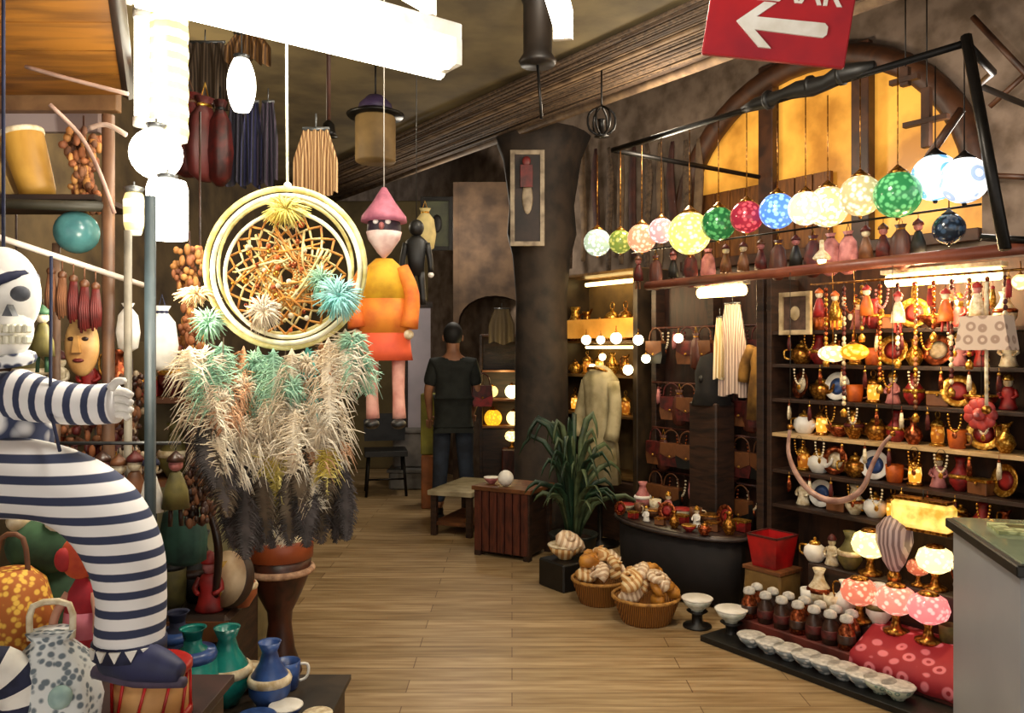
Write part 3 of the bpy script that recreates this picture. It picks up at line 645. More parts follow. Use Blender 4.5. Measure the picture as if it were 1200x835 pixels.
# second, hidden-in-shade row of mugs under the bottles
# lit and pink lamps
for (px, py, t_, zst, sc_, c1, c2, es, lab) in ((1007, 692, 3.755, .2, 1.25, '#f0b090', '#c06850', 1.5, 'peach glass lamp, leftmost of the pink lamps on the red step'), (1050, 712, 3.755, .2, 1.3, '#f4b4a0', '#c87868', 1.7, 'salmon mottled glass lamp between two other pink lamps'),
        (1088, 722, 3.75, .2, 1.3, '#f6a8a0', '#d07070', 1.7, 'rosy pink glass lamp nearest the grey counter'), (1076, 690, 3.92, .4, .75, '#f0a880', '#c06848', .7, 'orange glass lamp behind the pink lamps')):
    s_ = S(px, t_); q = L(s_, t_, zst); put(tablelamp, (glass(c1, c2, es, 50), BRASS), q, lab, 'lamp', 'small lit lamps on the steps', ROT, sc_)
for (px, t_, zst, sc_, c1, c2, es, lab) in ((1020, 3.92, .4, 1.3, '#fff2b0', '#e8d080', 3, 'cream yellow lit lamp on the dark top step'), (1096, 3.92, .4, 1.2, '#fff0b0', '#f0d890', 2.6, 'cream lit lamp half hidden by the grey counter')):
    put(tablelamp, (glass(c1, c2, es, 50), BRASS), L(S(px, t_), t_, zst), lab, 'lamp', 'small lit lamps on the steps', ROT, sc_)
q = T(1082, 603, 3.9); t = root('box_lantern', q, ROT, 'wide yellow glowing paper lantern with green leaf print over the pink lamps', 'lantern')
MB().box((0, 0, 0), (.29, .1, .13), bev=.02).build('shade', M('#f4d070', '#b89030', 'noise', 14, .6, es=1.0), t); MB().box((0, 0, .072), (.26, .08, .014)).build('frame', BRASS, t); MB().box((0, 0, -.072), (.26, .08, .014)).build('frame', BRASS, t)
MB().tube([(0, 0, .07), (0, 0, .12)], .003, n=5).build('cord', BLACK, t)
q = T(1048, 645, 3.88); t = root('shell_lamp', (q.x, q.y, .4), ROT, 'mottled grey-brown bulbous glass lamp between two cream lamps', 'lamp')
MB().lathe([(.03, 0), (.034, .03), (.02, .06)]).build('base', BRASS, t); MB().lathe([(.025, .06), (.05, .1), (.085, .2), (.08, .27), (.04, .32), (.02, .33)], rib=.04, ribn=9, n=36).build('shade', M('#a08880', '#6a5450', 'stripe', 14, .4, es=.25), t)
# ornaments on the left of the steps: cups and silver pots
for j, (px, t_, zz, wr) in enumerate(((948, 3.78, .2, (mug, 'white', 'cream', 'mug')), (960, 3.81, .2, (vase, 'cream', 'copper', 'vase')), (975, 3.78, .2, (mug, 'cream', 'brown', 'mug')), (990, 3.81, .2, (jug, 'white', 'brass', 'jug')), (955, 3.92, .4, (teapot, 'white', 'gold', 'teapot')), (975, 3.92, .4, (figurine, 'cream', 'x', 'figurine')),
        (996, 3.92, .4, (vase, 'olive', 'cream', 'vase')), (1132, 3.92, .4, (jug, 'brass', 'copper', 'jug')), (1030, 3.8, .2, (vase, 'white', 'olive', 'vase')), (1112, 3.8, .2, (mug, 'olive', 'cream', 'mug')))):
    ware(wr, L(S(px, t_), t_, zz), 'on the %s step left of the glowing lamps' % ('middle' if zz < .3 else 'top') if px < 1000 else 'on the %s step beside the cream lamps' % ('middle' if zz < .3 else 'top'), 'small wares on the steps', 1.0)
# red cloth with ring pattern
m = MB(); sa_, sb_ = S(1240, 3.6), S(1004, 3.6); nn = 30; vs = []
for j, (t_, z_) in enumerate(((3.86, .207), (3.74, .209), (3.64, .165), (3.545, .125), (3.528, .05))):
    for i in range(nn+1): vs.append(tuple(L(sb_+(sa_-sb_)*i/nn, t_+(.006*math.sin(i*1.3) if j > 2 else 0), z_+(.006*math.sin(i*.9) if j == 2 else 0))))
for dj in range(4):
    for i in range(nn): pass
m.add(vs, [(j*(nn+1)+i, j*(nn+1)+i+1, (j+1)*(nn+1)+i+1, (j+1)*(nn+1)+i) for j in range(4) for i in range(nn)], smooth=True)
o = single(m, 'patterned_cloth', M('#a0202a', '#e07a84', 'rings', 14, .7), 'red cloth with pink ring pattern draped over the lower steps below the pink lamps', 'cloth'); md = o.modifiers.new('s', 'SOLIDIFY'); md.thickness = .004
# red bin on tan box
q = L(S(905, 3.86), 3.86, 0); t = root('storage_box', q, ROT, 'tan wooden box under the red bin, left of the stepped display', 'box')
MB().box((0, 0, .16), (.24, .2, .32)).build('body', M('#8a6a38', '#5a4020', 'wood', 6, .6), t); MB().box((0, 0, .325), (.25, .21, .02)).build('lid', WOODM, t)
t = root('bin', q+Vector((0, 0, .336)), ROT, 'bright red square bin standing on the tan wooden box', 'bin'); t.scale = (.76, .76, .8)
MB().add([(sx*w_, sy*w_, zz) for (w_, zz) in ((.1, 0), (.13, .22), (.12, .22), (.09, .02)) for (sx, sy) in ((-1, -1), (1, -1), (1, 1), (-1, 1))], [(0, 3, 2, 1)]+[(a_*4+i, a_*4+(i+1) % 4, a_*4+4+(i+1) % 4, a_*4+4+i) for a_ in range(3) for i in range(4)]+[(12, 13, 14, 15)]).build('body', M('#b01418', '#700a10', 'noise', 6, .4), t)
m = MB()
for e in (-1, 1): m.box((e*.128, 0, .22), (.014, .27, .014)); m.box((0, e*.128, .22), (.27, .014, .014))
m.build('rim', DRED, t)

# ---------------------------------------------------------------- grey counter, near right
t = root('counter', (1.9, 2.62, 0), math.radians(-13), 'light grey counter with a black-edged glass top at the near right', 'counter')
MB().box((0, 0, .44), (.66, .66, .88), bev=.01).build('body', M('#93969c', '#8a8d94', 'noise', 3, .35), t)
MB().box((0, 0, .9), (.7, .7, .035), bev=.004).build('top', BLACK, t)
MB().box((0, 0, .921), (.66, .66, .006)).build('glass_pane', M('#8f9a80', '#748068', 'noise', 5, .08), t)
MB().box((0, 0, .03), (.6, .6, .06)).build('plinth', BLACK, t)
for j, (x_, y_, c_n, cc) in enumerate(((-.15, .12, 'pale green', '#c8cf9a'), (.08, .18, 'yellow-green', '#b4b870'), (-.02, -.1, 'cream', '#dad8b8'))):
    X = t.matrix_basis; q = X @ Vector((x_, y_, .924+.0)); m = MB(); m.box((0, 0, .006), (.22, .15, .012)); o = root('leaflet', q, .3*j-.3, '%s folded leaflet lying on the grey counter' % c_n, 'leaflet', 'leaflets on the counter')
    m.build('pages', M(cc, '#8a9060', 'cells', 30, .6), o); MB().box((0, .02, .0125), (.12, .05, .001)).build('printed_panel', OLIVE, o)

# ---------------------------------------------------------------- oval display table, middle right
q = L(S(795, 3.95), 3.95, 0); t = root('display_table', q, ROT, 'low dark oval table crowded with red and brass wares', 'table')
MB().lathe([(.5, .40), (.52, .41), (.52, .43), (.5, .44), (.0001, .438)], n=40, sy=.5).build('tabletop', M('#2c1c1a', '#150d0c', 'wood', 6, .35), t)
MB().lathe([(.47, .02), (.485, .2), (.49, .4)], n=40, sy=.48, rib=.015, ribn=20).build('skirt', M('#171012', '#0c080a', 'noise', 9, .8), t)
m = MB(); m.tube([(.52*math.cos(2*PI*i/40), .26*math.sin(2*PI*i/40), .42) for i in range(40)], .012, closed=True, n=6); m.build('rim', M('#4d4444', '#2c2626', rough=.4, metal=.3), t)
tw = [(plate, 'copper', 'red', 'plate'), (bowl, 'red', 'gold', 'bowl'), (figurine, 'pink', 'x', 'figurine'), (boxx, 'red', 'gold', 'trinket box'), (teapot, 'copper', 'brass', 'teapot'), (bowl, 'cream', 'red', 'bowl'), (figurine, 'white', 'x', 'figurine'), (vase, 'dark red', 'gold', 'vase'), (mug, 'brown', 'cream', 'mug'),
    (boxx, 'brown', 'brass', 'trinket box'), (vase, 'pink', 'white', 'vase'), (bowl, 'brown', 'brass', 'bowl'), (jug, 'brass', 'copper', 'jug'), (mug, 'cream', 'red', 'mug')]
for row_i, (dt, cnt, hw) in enumerate(((-.17, 7, .36), (-.04, 8, .44), (.1, 8, .42))):
    for j in range(cnt):
        wr = tw[(j*3+row_i*5) % len(tw)]; loc = q+D*(-(j-(cnt-1)/2)/(cnt-1)*2*hw)+N*dt; loc.z = .441
        ware(wr, loc, ('along the front edge of the oval table', 'in the middle of the oval table', 'at the back of the oval table')[row_i], 'wares on the oval table', (.62, .8, .95)[row_i], rz=ROT+r3.uniform(-.5, .5))
# baskets of golden shells
AMB = M('#d09038', '#8a5418', 'noise', 10, .45); SHC = M('#ead0a0', '#c08c50', 'stripe', 12, .45)
def basket(r):
    t = root('basket'); m = MB(); k = 26
    m.lathe([(r*.7, 0), (r*.74, .01), (r*.98, .13), (r*1.02, .14), (r*.96, .14), (r*.7, .02), (.0001, .018)], n=k*2, rib=.02, ribn=k); m.build('body', M('#a8702c', '#6a3f14', 'stripe', 30, .7, stretch=(1, 1, 3), bump=.5), t)
    MB().tube([(r*math.cos(2*PI*i/24), r*math.sin(2*PI*i/24), .145) for i in range(24)], .011, closed=True, n=6).build('rim', M('#c08c44', '#7c5220', 'noise', 40, .6), t); return t
def shell(a):
    t = root('seashell'); m = MB(); pts = []; rs = []
    for i in range(26):
        u = i/25; an = u*4.6*PI; rr = .04*(1-u)**1.1+.004; pts.append((rr*math.cos(an), rr*math.sin(an), .03+.06*u)); rs.append(.03*(1-u)**1.1+.003)
    m.tube(pts, rs, n=8); o = m.build('shell', a, t); return t
def shell_obj(a, loc, rot, sc, lab, grp):
    key = ('sh', a.name)
    if key not in _proto:
        t = shell(a); c = t.children[0]; c.parent = None; bpy.data.objects.remove(t); _proto[key] = c; c.name = 'seashell'; o = c
    else: o = _proto[key].copy(); col.objects.link(o)
    o.location = loc; o.rotation_euler = rot; o.scale = (sc,)*3; tag(o, lab, 'shell', grp)
for bi, (px, t_, r, nm) in enumerate(((703, 3.36, .17, 'far'), (757, 3.34, .19, 'near'))):
    q = L(S(px, t_), t_, 0); put(basket, (r,), q, 'woven basket heaped with golden shells, %s' % ('the one nearer the dark plant' if bi == 0 else 'the one nearer the stepped display'), 'basket', 'shell baskets on the floor')
    for j in range(13):
        an = j*2.4; rr = r*.62*math.sqrt((j % 7)/6.); z_ = .14+.055*(j // 7)+.05*(1-rr/r)
        a_ = (AMB, SHC, M('#f0dcc0', '#c8a888', 'stripe', 14, .4))[(j+bi) % 3]; cn = ('amber', 'banded tan', 'cream')[(j+bi) % 3]
        shell_obj(a_, q+Vector((rr*math.cos(an), rr*math.sin(an), z_)), (r3.uniform(-1, 1), r3.uniform(-1, 1), an), 1.15, cn+' spiral shell heaped in the basket '+('nearer the dark plant' if bi == 0 else 'nearer the stepped display'), 'shells in the %s basket' % nm)
q = L(S(662, 3.4), 3.4, 0); 
put(bowl, (SHC, CREAM), q, 'wide cream dish on the floor left of the shell baskets', 'bowl', None, 0, 1.5)
o = [x for x in col.objects if x.get('label', '').startswith('wide cream dish')][0]; o.location.z = .0
single(MB().box((0, 0, .09), (.26, .24, .18), bev=.01), 'stool_box', BLACK, 'black box under the cream dish beside the shell baskets', 'box', q, ROT); o.location.z = .181; 
shell_obj(M('#f0dcc0', '#c8a888', 'stripe', 14, .4), q+Vector((0, 0, .235)), (.5, .4, 0), 1.6, 'large pale shell lying in the cream dish', None)
for j, px in enumerate((817, 857)):
    q = L(S(px, 3.5), 3.5, 0); t = put(bowl, (M('#e2e2d8', '#aab0a0', 'noise', 20, .5), WHITE), q+Vector((0, 0, .09)), 'white bowl on a black stand, %s the oval table' % ('before the middle of' if j == 0 else 'before the near end of'), 'bowl', 'two white bowls by the table', 0, 1.15)
    m = MB(); m.lathe([(.08, 0), (.08, .01), (.03, .02), (.03, .07), (.06, .09)], n=20); single(m, 'bowl_stand', BLACK, 'black round stand under the white bowl %s the oval table' % ('before the middle of' if j == 0 else 'before the near end of'), 'stand', q)

# ---------------------------------------------------------------- rack of bags and necklaces behind the table
tb = 4.62; sa, sb = S(912, tb), S(768, tb); ln = abs(sb-sa); sm_ = (sa+sb)/2
bk = root('bag_rack', label='dark brown slatted rack hung with bags and necklaces behind the oval table', cat='rack')
MB().box(tuple(L(sm_, tb+.1, 1.05)), (ln, .03, 2.1), ROT).build('back_panel', M('#3c2014', '#1f0f09', 'wood', 4, .6, stretch=(6, 6, 1)), bk)
for zz in (.62, .95, 1.3, 1.72): MB().tube([tuple(L(sa, tb-.03, zz)), tuple(L(sb, tb-.03, zz))], .009, n=6).build('rail', WOODR, bk)
for e in (sa, sm_, sb): MB().box(tuple(L(e, tb+.03, 1.05)), (.05, .1, 2.1), ROT).build('post', WOODD, bk)
bags = [(handbag, (DRED, WOODM), 'dark red bag with brown flap'), (necklace, (CREAM, COPPER), 'cream bead necklace'), (handbag, (WOODM, DRED), 'brown bag with dark red flap'), (necklace, (COPPER, GOLD), 'copper bead necklace'), (tassel, (PINK, DRED), 'dusty pink tassel'), (pouch, (WOODR, GOLD), 'reddish brown pouch'), (handbag, (BLACK, WOODM), 'black bag with brown flap'), (necklace, (DRED, CREAM), 'dark red bead necklace')]
for i, zz in enumerate((.62, .95, 1.3, 1.72)):
    cnt = 13
    for j in range(cnt):
        fn, ag, nm = bags[(j*3+i*2) % 8]; s_ = sb-.08-(ln-.16)*j/(cnt-1)
        put(fn, ag, L(s_, tb-.05-(.03 if fn in (handbag, pouch) else 0), zz), nm+' on the %s bag rack rail' % ('lowest', 'second', 'third', 'top')[i], nm.split()[-1] if 'flap' not in nm else 'bag', 'goods on the %s bag rack rail' % ('lowest', 'second', 'third', 'top')[i], ROT+r3.uniform(-.3, .3), 1.05)
put(cloth, (M('#c8b4a8', '#8f7c74', 'stripe', 5, .8, stretch=(6, 1, .3)), .22, .6, 3, 4), T(858, 356, 4.3), 'long pale grey-pink scarf hanging below the short strip lamp', 'scarf', None, ROT)
put(garment, (M('#8a6428', '#5c3f16', 'noise', 12, .8), .34, .5), T(902, 400, 4.3), 'ochre brown garment on a hanger right of the pale scarf', 'garment', None, ROT)
put(picture, (M('#c8b088', '#8a7450', 'noise', 12, .5), M('#5c4234', '#382418', 'noise', 20, .6), .2, .24), T(932, 367, 3.95), 'small square pale-framed picture hanging left of the oval lamps', 'picture', None, ROT)
# black mannequin head with hood
q = T(834, 440, 4.4); t = root('mannequin_head', (q.x, q.y, 1.2), ROT, 'black display head in a hood left of the pale scarf', 'mannequin'); hz_ = q.z-1.2
MB().lathe([(.1, 0), (.1, .02), (.03, .04), (.03, hz_-.12)], n=16).build('stand', IRON, t); MB().ball((0, 0, hz_), (.1, .11, .14)).ball((0, -.1, hz_-.02), (.02, .03, .03), 8, 6).build('head', BLACK, t)
MB().lathe([(.14, hz_-.2), (.11, hz_-.1), (.115, hz_+.02), (.08, hz_+.13), (.0001, hz_+.16)], n=20).build('hood', M('#15100f', '#0a0808', 'noise', 20, .9), t)
single(MB().box((0, 0, .595), (.24, .2, 1.19), bev=.01), 'pedestal', WOODD, 'dark wooden pedestal under the black display head', 'pedestal', (q.x, q.y, 0), ROT)
o = put(cloth, (M('#e8dcc0', '#c0a878', 'stripe', 5, .8, stretch=(6, 1, .3)), .07, .4, 5, 2), T(843, 372, 4.28), 'narrow cream ribbon scarf between the black head and the pale scarf', 'scarf', None, ROT)

# ---------------------------------------------------------------- lit cabinet further back
tc_ = 4.75; q = L(S(715, tc_), tc_, 0); kc = q.y/F
t = root('display_cabinet', q, ROT, 'lit glass-fronted cabinet with an amber sign board beyond the bag rack', 'cabinet')
wC = 1.05
MB().box((0, .22, 1.1), (wC, .03, 2.2)).build('back_panel', M('#6c5530', '#4a3820', 'noise', 5, .7), t)
for e in (-1, 1): MB().box((e*wC/2, 0, 1.1), (.05, .45, 2.2)).build('side_panel', M('#3a2c1c', '#20170e', 'noise', 8, .5), t)
for zz in (.5, 1.0, 1.33, 1.62, 2.2): MB().box((0, .03, zz), (wC-.05, .36, .022)).build('shelf', M('#7a5a30', '#4c3418', 'wood', 8, .4), t)
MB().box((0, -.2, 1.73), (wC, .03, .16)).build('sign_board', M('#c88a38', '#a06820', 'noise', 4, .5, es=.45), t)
MB().tube([(-wC*.4, .1, 2.14), (wC*.4, .1, 2.14)], .018, n=8).build('lamp_tube', WARM, t)
MB().tube([(-wC*.4, .1, 1.575), (wC*.4, .1, 1.575)], .012, n=8).build('lamp_tube', WARM, t)
MB().box((0, -.15, .24), (wC-.05, .1, .48)).build('plinth', WOODD, t)
X = t.matrix_basis
cw = [(lantern, 'brass', 'lit', 'lantern'), (teapot, 'gold', 'brass', 'teapot'), (vase, 'gold', 'brass', 'vase'), (lantern, 'gold', 'amber', 'lantern'), (jug, 'brass', 'copper', 'jug')]
for si, zz in enumerate((1.011+0, 1.341, 1.82)):
    for j in range(6):
        x_ = -.4+.16*j; loc = X @ Vector((x_, -.05, zz if si < 2 else 1.633))
        ware(cw[(j*2+si) % 5], loc, 'on the %s shelf of the lit cabinet' % ('lower', 'middle', 'upper')[si], 'brassware in the lit cabinet', .95 if si < 2 else 1.5, rz=ROT)
for j, (px, py, rr) in enumerate(((687, 398, 7), (704, 398, 6), (722, 396, 8), (748, 398, 7), (706, 418, 5), (757, 420, 6), (736, 433, 7), (694, 430, 5), (795, 396, 6))):
    q2 = T(px, py, 4.45); 
    t2 = put(globe_lamp, (glass('#fff6d8', '#ffe0a0', 6), BRASS, .03, 1, .035), q2, ['small round bulb directly below the left end of the amber sign', 'small round bulb second along below the amber sign', 'small round bulb above the pale robe, below the amber sign', 'small round bulb below the right end of the amber sign', 'small round bulb left above the pale robe', 'small round bulb low at the right edge of the lit cabinet', 'small round bulb right of the pale robe collar', 'small round bulb beside the shoulder of the pale robe', 'small round bulb over the dark red bags'][j], 'bulb', 'small round bulbs before the lit cabinet', 0, rr/6.)
# pale robe on stand
q = T(703, 440, 4.35); t = root('robe_mannequin', (q.x, q.y, 0), ROT, 'headless dress form in a pale cream robe before the lit cabinet', 'mannequin')
MB().lathe([(.2, .5), (.17, .8), (.13, 1.0), (.15, 1.2), (.17, 1.32), (.1, 1.4), (.04, 1.43)], sy=.65, n=30, rib=.04, ribn=9).build('robe', M('#b8aa84', '#857850', 'noise', 8, .85), t)
MB().lathe([(.16, 0), (.16, .02), (.02, .04), (.02, .55)], n=16).build('stand', IRON, t)
for e in (-1, 1): MB().tube([(e*.15, 0, 1.3), (e*.2, -.02, 1.08), (e*.19, -.06, .85)], [.05, .05, .06], n=10, sub=3).build('sleeve', M('#b8aa84', '#857850', 'noise', 8, .85), t)
MB().tube([(.1*math.cos(2*PI*i/16), .065*math.sin(2*PI*i/16)-.02, 1.38-.03*math.sin(2*PI*i/16)) for i in range(16)], .012, closed=True, n=6).build('collar', BRASS, t)

# ---------------------------------------------------------------- plant, crate, bench, lit case
def plant():
    t = root('potted_plant'); MB().lathe([(.12, 0), (.13, .01), (.17, .22), (.18, .24), (.16, .24), (.13, .2), (.0001, .2)]).build('pot', M('#1d2420', '#0e1210', 'noise', 8, .5), t)
    MB().lathe([(.155, .21), (.0001, .22)]).build('soil', DK, t); r_ = random.Random(9); m = MB()
    for i in range(64):
        an = r_.uniform(0, 2*PI); hh = r_.uniform(.35, 1.0); rr = r_.uniform(.1, .38); 
        m.tube([(.04*math.cos(an), .04*math.sin(an), .2), (rr*.4*math.cos(an), rr*.4*math.sin(an), .2+hh*.7), (rr*math.cos(an), rr*math.sin(an), .2+hh*.9), (rr*1.3*math.cos(an), rr*1.3*math.sin(an), .2+hh*.72)], [.006, .022, .02, .002], n=5, flat=.25, sub=2, mi=i % 2)
    m.build('leaves', [M('#23402a', '#12241a', 'noise', 9, .5), M('#5a6a48', '#2c3a26', 'noise', 9, .5)], t); return t
q = T(672, 640, 3.75); put(plant, (), (q.x, q.y, 0), 'dark green strap-leaved potted plant left of the shell baskets', 'plant')
q = P(602, 648, 6.0); t = root('crate', (q.x, 6.15, 0), -.5, 'dark reddish slatted wooden crate between the bench and the plant', 'crate')
for i in range(7): MB().box((-.2+.066*i, -.19, .27), (.055, .02, .46)).build('slat', WOODR, t)
for i in range(6): MB().box((-.23, -.15+.066*i, .27), (.02, .055, .46)).build('slat', WOODR, t)
MB().box((0, 0, .51), (.5, .42, .03)).build('top', WOODM, t); MB().box((0, 0, .26), (.42, .34, .48)).build('body', WOODD, t)
for e in (-1, 1):
    for f_ in (-1, 1): MB().box((e*.21, f_*.17, .26), (.05, .05, .52)).build('leg', WOODD, t)
q = t.location.copy(); single(MB().ball((0, 0, .06), .06), 'ball', WHITE, 'small white ball lying on top of the reddish crate', 'ball', q+Vector((-.06, -.1, .527)))
put(bowl, (PINK, WHITE), q+Vector((-.17, .02, .527)), 'small pink bowl behind the white ball on the crate', 'bowl', None, 0, .8)
q = P(548, 600, 7.1); t = root('bench', (q.x, 7.0, 0), -.35, 'low bench with a pale top at the feet of the standing man', 'bench')
MB().box((0, 0, .36), (.4, .75, .04)).build('seat', M('#b0a488', '#857a60', 'noise', 8, .6), t)
for e in (-1, 1):
    for f_ in (-1, 1): MB().box((e*.16, f_*.32, .17), (.05, .05, .34)).build('leg', WOODD, t)
MB().box((0, 0, .1), (.34, .66, .03)).build('lower_shelf', WOODM, t)
q = P(588, 470, 8.0); t = root('glowing_case', (q.x, 8.2, 0), 0, 'dark cabinet with glowing yellow shelves beside the pillar', 'cabinet')
MB().box((0, .16, .85), (.42, .03, 1.7)).build('back_panel', WOODD, t)
for e in (-1, 1): MB().box((e*.21, 0, .85), (.03, .34, 1.7)).build('side_panel', WOODD, t)
for zz in (.02, .78, 1.05, 1.34, 1.7): MB().box((0, 0, zz), (.42, .34, .02)).build('shelf', WOODM, t)
MB().box((0, -.12, .4), (.4, .03, .72)).build('door', WOODD, t)
for j, (x_, zz, r_, c1, es, nm) in enumerate(((-.1, 1.13, .06, '#f0d080', 2, 'left globe on the upper shelf'), (.1, 1.13, .07, '#fff0b0', 4, 'bright right globe on the upper shelf'), (-.09, .86, .09, '#f0b020', 2.4, 'big amber globe on the lower shelf'), (.12, .86, .075, '#ffe890', 3.5, 'bright pale globe on the lower shelf'))):
    put(globe_lamp, (glass(c1, '#d09020' if j == 2 else c1, es), BRASS, 0, 1, r_), t.location+Vector((x_, -.03, zz+.01*j*0)), 'yellow '+nm+' of the dark glowing cabinet', 'lamp', 'glowing globes in the far cabinet')
q = P(600, 497, 7.95); put(tablelamp, (glass('#fff0b0', '#f0d080', 3), BRASS), (q.x, 7.95, 0.58), 'cream lamp in front of the lower part of the glowing cabinet', 'lamp', None, 0, 1)
o = [x for x in col.objects if x.get('label', '').startswith('cream lamp in front')][0]
single(MB().box((0, 0, .29), (.2, .2, .58)), 'pedestal', WOODR, 'reddish pedestal under the cream lamp before the glowing cabinet', 'pedestal', (q.x, 7.95, 0))
put(picture, (M('#a09078', '#6c5c48', 'noise', 12, .5), M('#2a1a14', '#120a08', 'noise', 8, .6), .28, .78), P(618, 232, 6.55), 'tall narrow white-framed panel with dark figures on the pillar', 'picture')
single(MB().box((0, 0, 0), (.1, .015, .18)).ball((0, 0, .12), (.035, .012, .04)), 'ornament', M('#6a1612', '#3a0c0a', 'noise', 12, .5), 'dark red figure plaque on the upper half of the tall framed panel', 'plaque', P(617, 206, 6.5))
put(cloth, (M('#8a7a60', '#5c4e3a', 'stripe', 5, .8, stretch=(6, 1, .3)), .26, .34, 6, 3), P(588, 362, 8.0), 'short beige cloth hanging above the glowing cabinet', 'cloth')

# ---------------------------------------------------------------- standing man, seen from behind
def skin(name, verts, edges, radii, mat, parent, sub=2, rootv=0):
    me = bpy.data.meshes.new(name); me.from_pydata([tuple(v) for v in verts], edges, []); me.update()
    o = bpy.data.objects.new(name, me); col.objects.link(o); me.materials.append(mat)
    o.modifiers.new('skin', 'SKIN').use_smooth_shade = True
    sv = me.skin_vertices[0].data if me.skin_vertices else None
    if sv is None:
        me.attributes; bpy.context.view_layer.update(); sv = me.skin_vertices[0].data
    for i, r in enumerate(radii): sv[i].radius = r if hasattr(r, '__len__') else (r, r); sv[i].use_root = (i == rootv)
    s = o.modifiers.new('sub', 'SUBSURF'); s.levels = sub; s.render_levels = sub
    if parent is not None: o.parent = parent
    return o
mp_ = P(531, 600, 7.55); man = root('person', (mp_.x, 7.55, 0), math.radians(8), 'person seen from behind in dark shirt and blue jeans, standing in the aisle', 'person')
J = [(0, 0, .95), (0, -.01, 1.1), (0, 0, 1.28), (0, .01, 1.43), (0, .005, 1.53), (0, .03, 1.62), (0, .03, 1.7),      # 0-6 pelvis..head
     (-.17, 0, 1.42), (-.235, .01, 1.16), (-.215, .09, .95), (.17, 0, 1.42), (.235, .01, 1.16), (.2, .12, .98),      # 7-12 arms
     (-.1, 0, .88), (-.115, .02, .5), (-.14, -.02, .09), (.1, 0, .88), (.12, .04, .5), (.15, .03, .09),
     (-.15, .1, .04), (.17, .15, .04), (-.21, .12, .88), (.19, .16, .92)]
E = [(0, 1), (1, 2), (2, 3), (3, 4), (4, 5), (5, 6), (3, 7), (7, 8), (8, 9), (3, 10), (10, 11), (11, 12), (0, 13), (13, 14), (14, 15), (0, 16), (16, 17), (17, 18), (15, 19), (18, 20), (9, 21), (12, 22)]
R = [(.15, .11), (.15, .1), (.165, .11), (.13, .09), .055, (.075, .09), (.07, .085), .06, .045, .03, .06, .045, .03, .09, .06, .042, .09, .06, .042, .035, .035, (.035, .02), (.035, .02)]
skin('body', J, E, R, SKIN, man)
SHIRT = M('#1d211e', '#101311', 'noise', 14, .9)
Rs = [(.165, .125), (.165, .115), (.18, .125), (.145, .105), .07, .0, .0, .08, .065, .0]
Js = [J[0], J[1], J[2], J[3], (0, .005, 1.49), J[7], (-.225, .01, 1.2), J[10], (.225, .01, 1.2), (0, 0, .84), (0, 0, .78)]
skin('shirt', Js, [(0, 1), (1, 2), (2, 3), (3, 4), (3, 5), (5, 6), (3, 7), (7, 8), (0, 9), (9, 10)], [(.185, .145), (.17, .12), (.19, .13), (.15, .11), (.065, .065), .082, .07, .082, .07, (.19, .15), (.185, .145)], SHIRT, man)
JEAN = M('#2a3444', '#1a202c', 'noise', 9, .85)
skin('jeans', [J[0], J[13], J[14], (-.14, -.015, .11), J[16], J[17], (.15, .03, .11)], [(0, 1), (1, 2), (2, 3), (0, 4), (4, 5), (5, 6)], [(.13, .1), .1, .08, .068, .108, .08, .068], JEAN, man)
for e, a in ((0, J[15]), (1, J[18])):
    MB().ball((a[0], a[1]+.07, .045), (.052, .14, .048)).box((a[0], a[1]+.06, .012), (.1, .27, .024)).build('shoe', BLACK, man)
m = MB(); m.ball((0, .02, 1.70), (.092, .11, .115), 20, 14); m.build('hair', M('#0f0c0a', '#070605', 'noise', 40, .7), man)
for e in (-1, 1): MB().ball((e*.088, .04, 1.665), (.014, .025, .034), 8, 6).build('ear', SKIN, man)
m = MB().prism([(-.05, 1.66), (.05, 1.66), (.03, 1.6), (-.03, 1.6)], .01); 
MB().ball((0, .148, 1.66), (.014, .02, .02), 8, 6).build('nose', SKIN, man)
for e, (hx, hy, hz) in ((-1, (-.213, .13, .885)), (1, (.195, .17, .92))):
    for f_ in range(4):
        x_ = hx+(f_-1.5)*.019; l_ = (.07, .08, .077, .06)[f_]
        MB().tube([(x_, hy-.01, hz), (x_, hy+.012, hz-l_*.55), (x_-e*.004, hy+.005, hz-l_)], [.01, .009, .007], n=7, sub=2).build('finger', SKIN, man)
    MB().tube([(hx-e*.03, hy, hz+.03), (hx-e*.05, hy+.02, hz), (hx-e*.05, hy+.03, hz-.03)], [.012, .011, .008], n=7, sub=2).build('thumb', SKIN, man)
put(handbag, (RED, DRED), (mp_.x+.27, 7.6, 1.33), 'red shoulder bag at the right side of the standing man', 'bag', None, .2, 1.2)
# boards left of the man
single(MB().box((0, 0, .26), (.2, .3, .52), bev=.01), 'wooden_box', M('#9a5a2c', '#6c3c1a', 'wood', 6, .6), 'orange-brown wooden box at the left foot of the standing man', 'box', (P(506, 0, 7.9).x, 8.0, 0))
single(MB().box((0, 0, .3), (.17, .2, .6), bev=.01), 'carton', M('#8f8a2c', '#66641c', 'noise', 6, .6), 'tall yellow-green carton standing on the orange-brown box', 'carton', (P(503, 0, 7.9).x, 8.0, .521))
t = root('chair', (P(450, 0, 8.6).x, 8.7, 0), .2, 'dark low-backed chair at the far end of the aisle', 'chair')
MB().box((0, 0, .45), (.45, .42, .06)).build('seat', BLACK, t); MB().prism([(-.22, .55), (-.23, .78), (-.1, .85), (.1, .85), (.23, .78), (.22, .55)], .04, Matrix.Translation((0, .2, 0))).build('backrest', M('#26272a', '#15161a', 'noise', 9, .7), t)
for e in (-1, 1):
    for f_ in (-1, 1): MB().tube([(e*.18, f_*.17, .43), (e*.21, f_*.2, .0)], .016, n=7).build('leg', IRON, t)
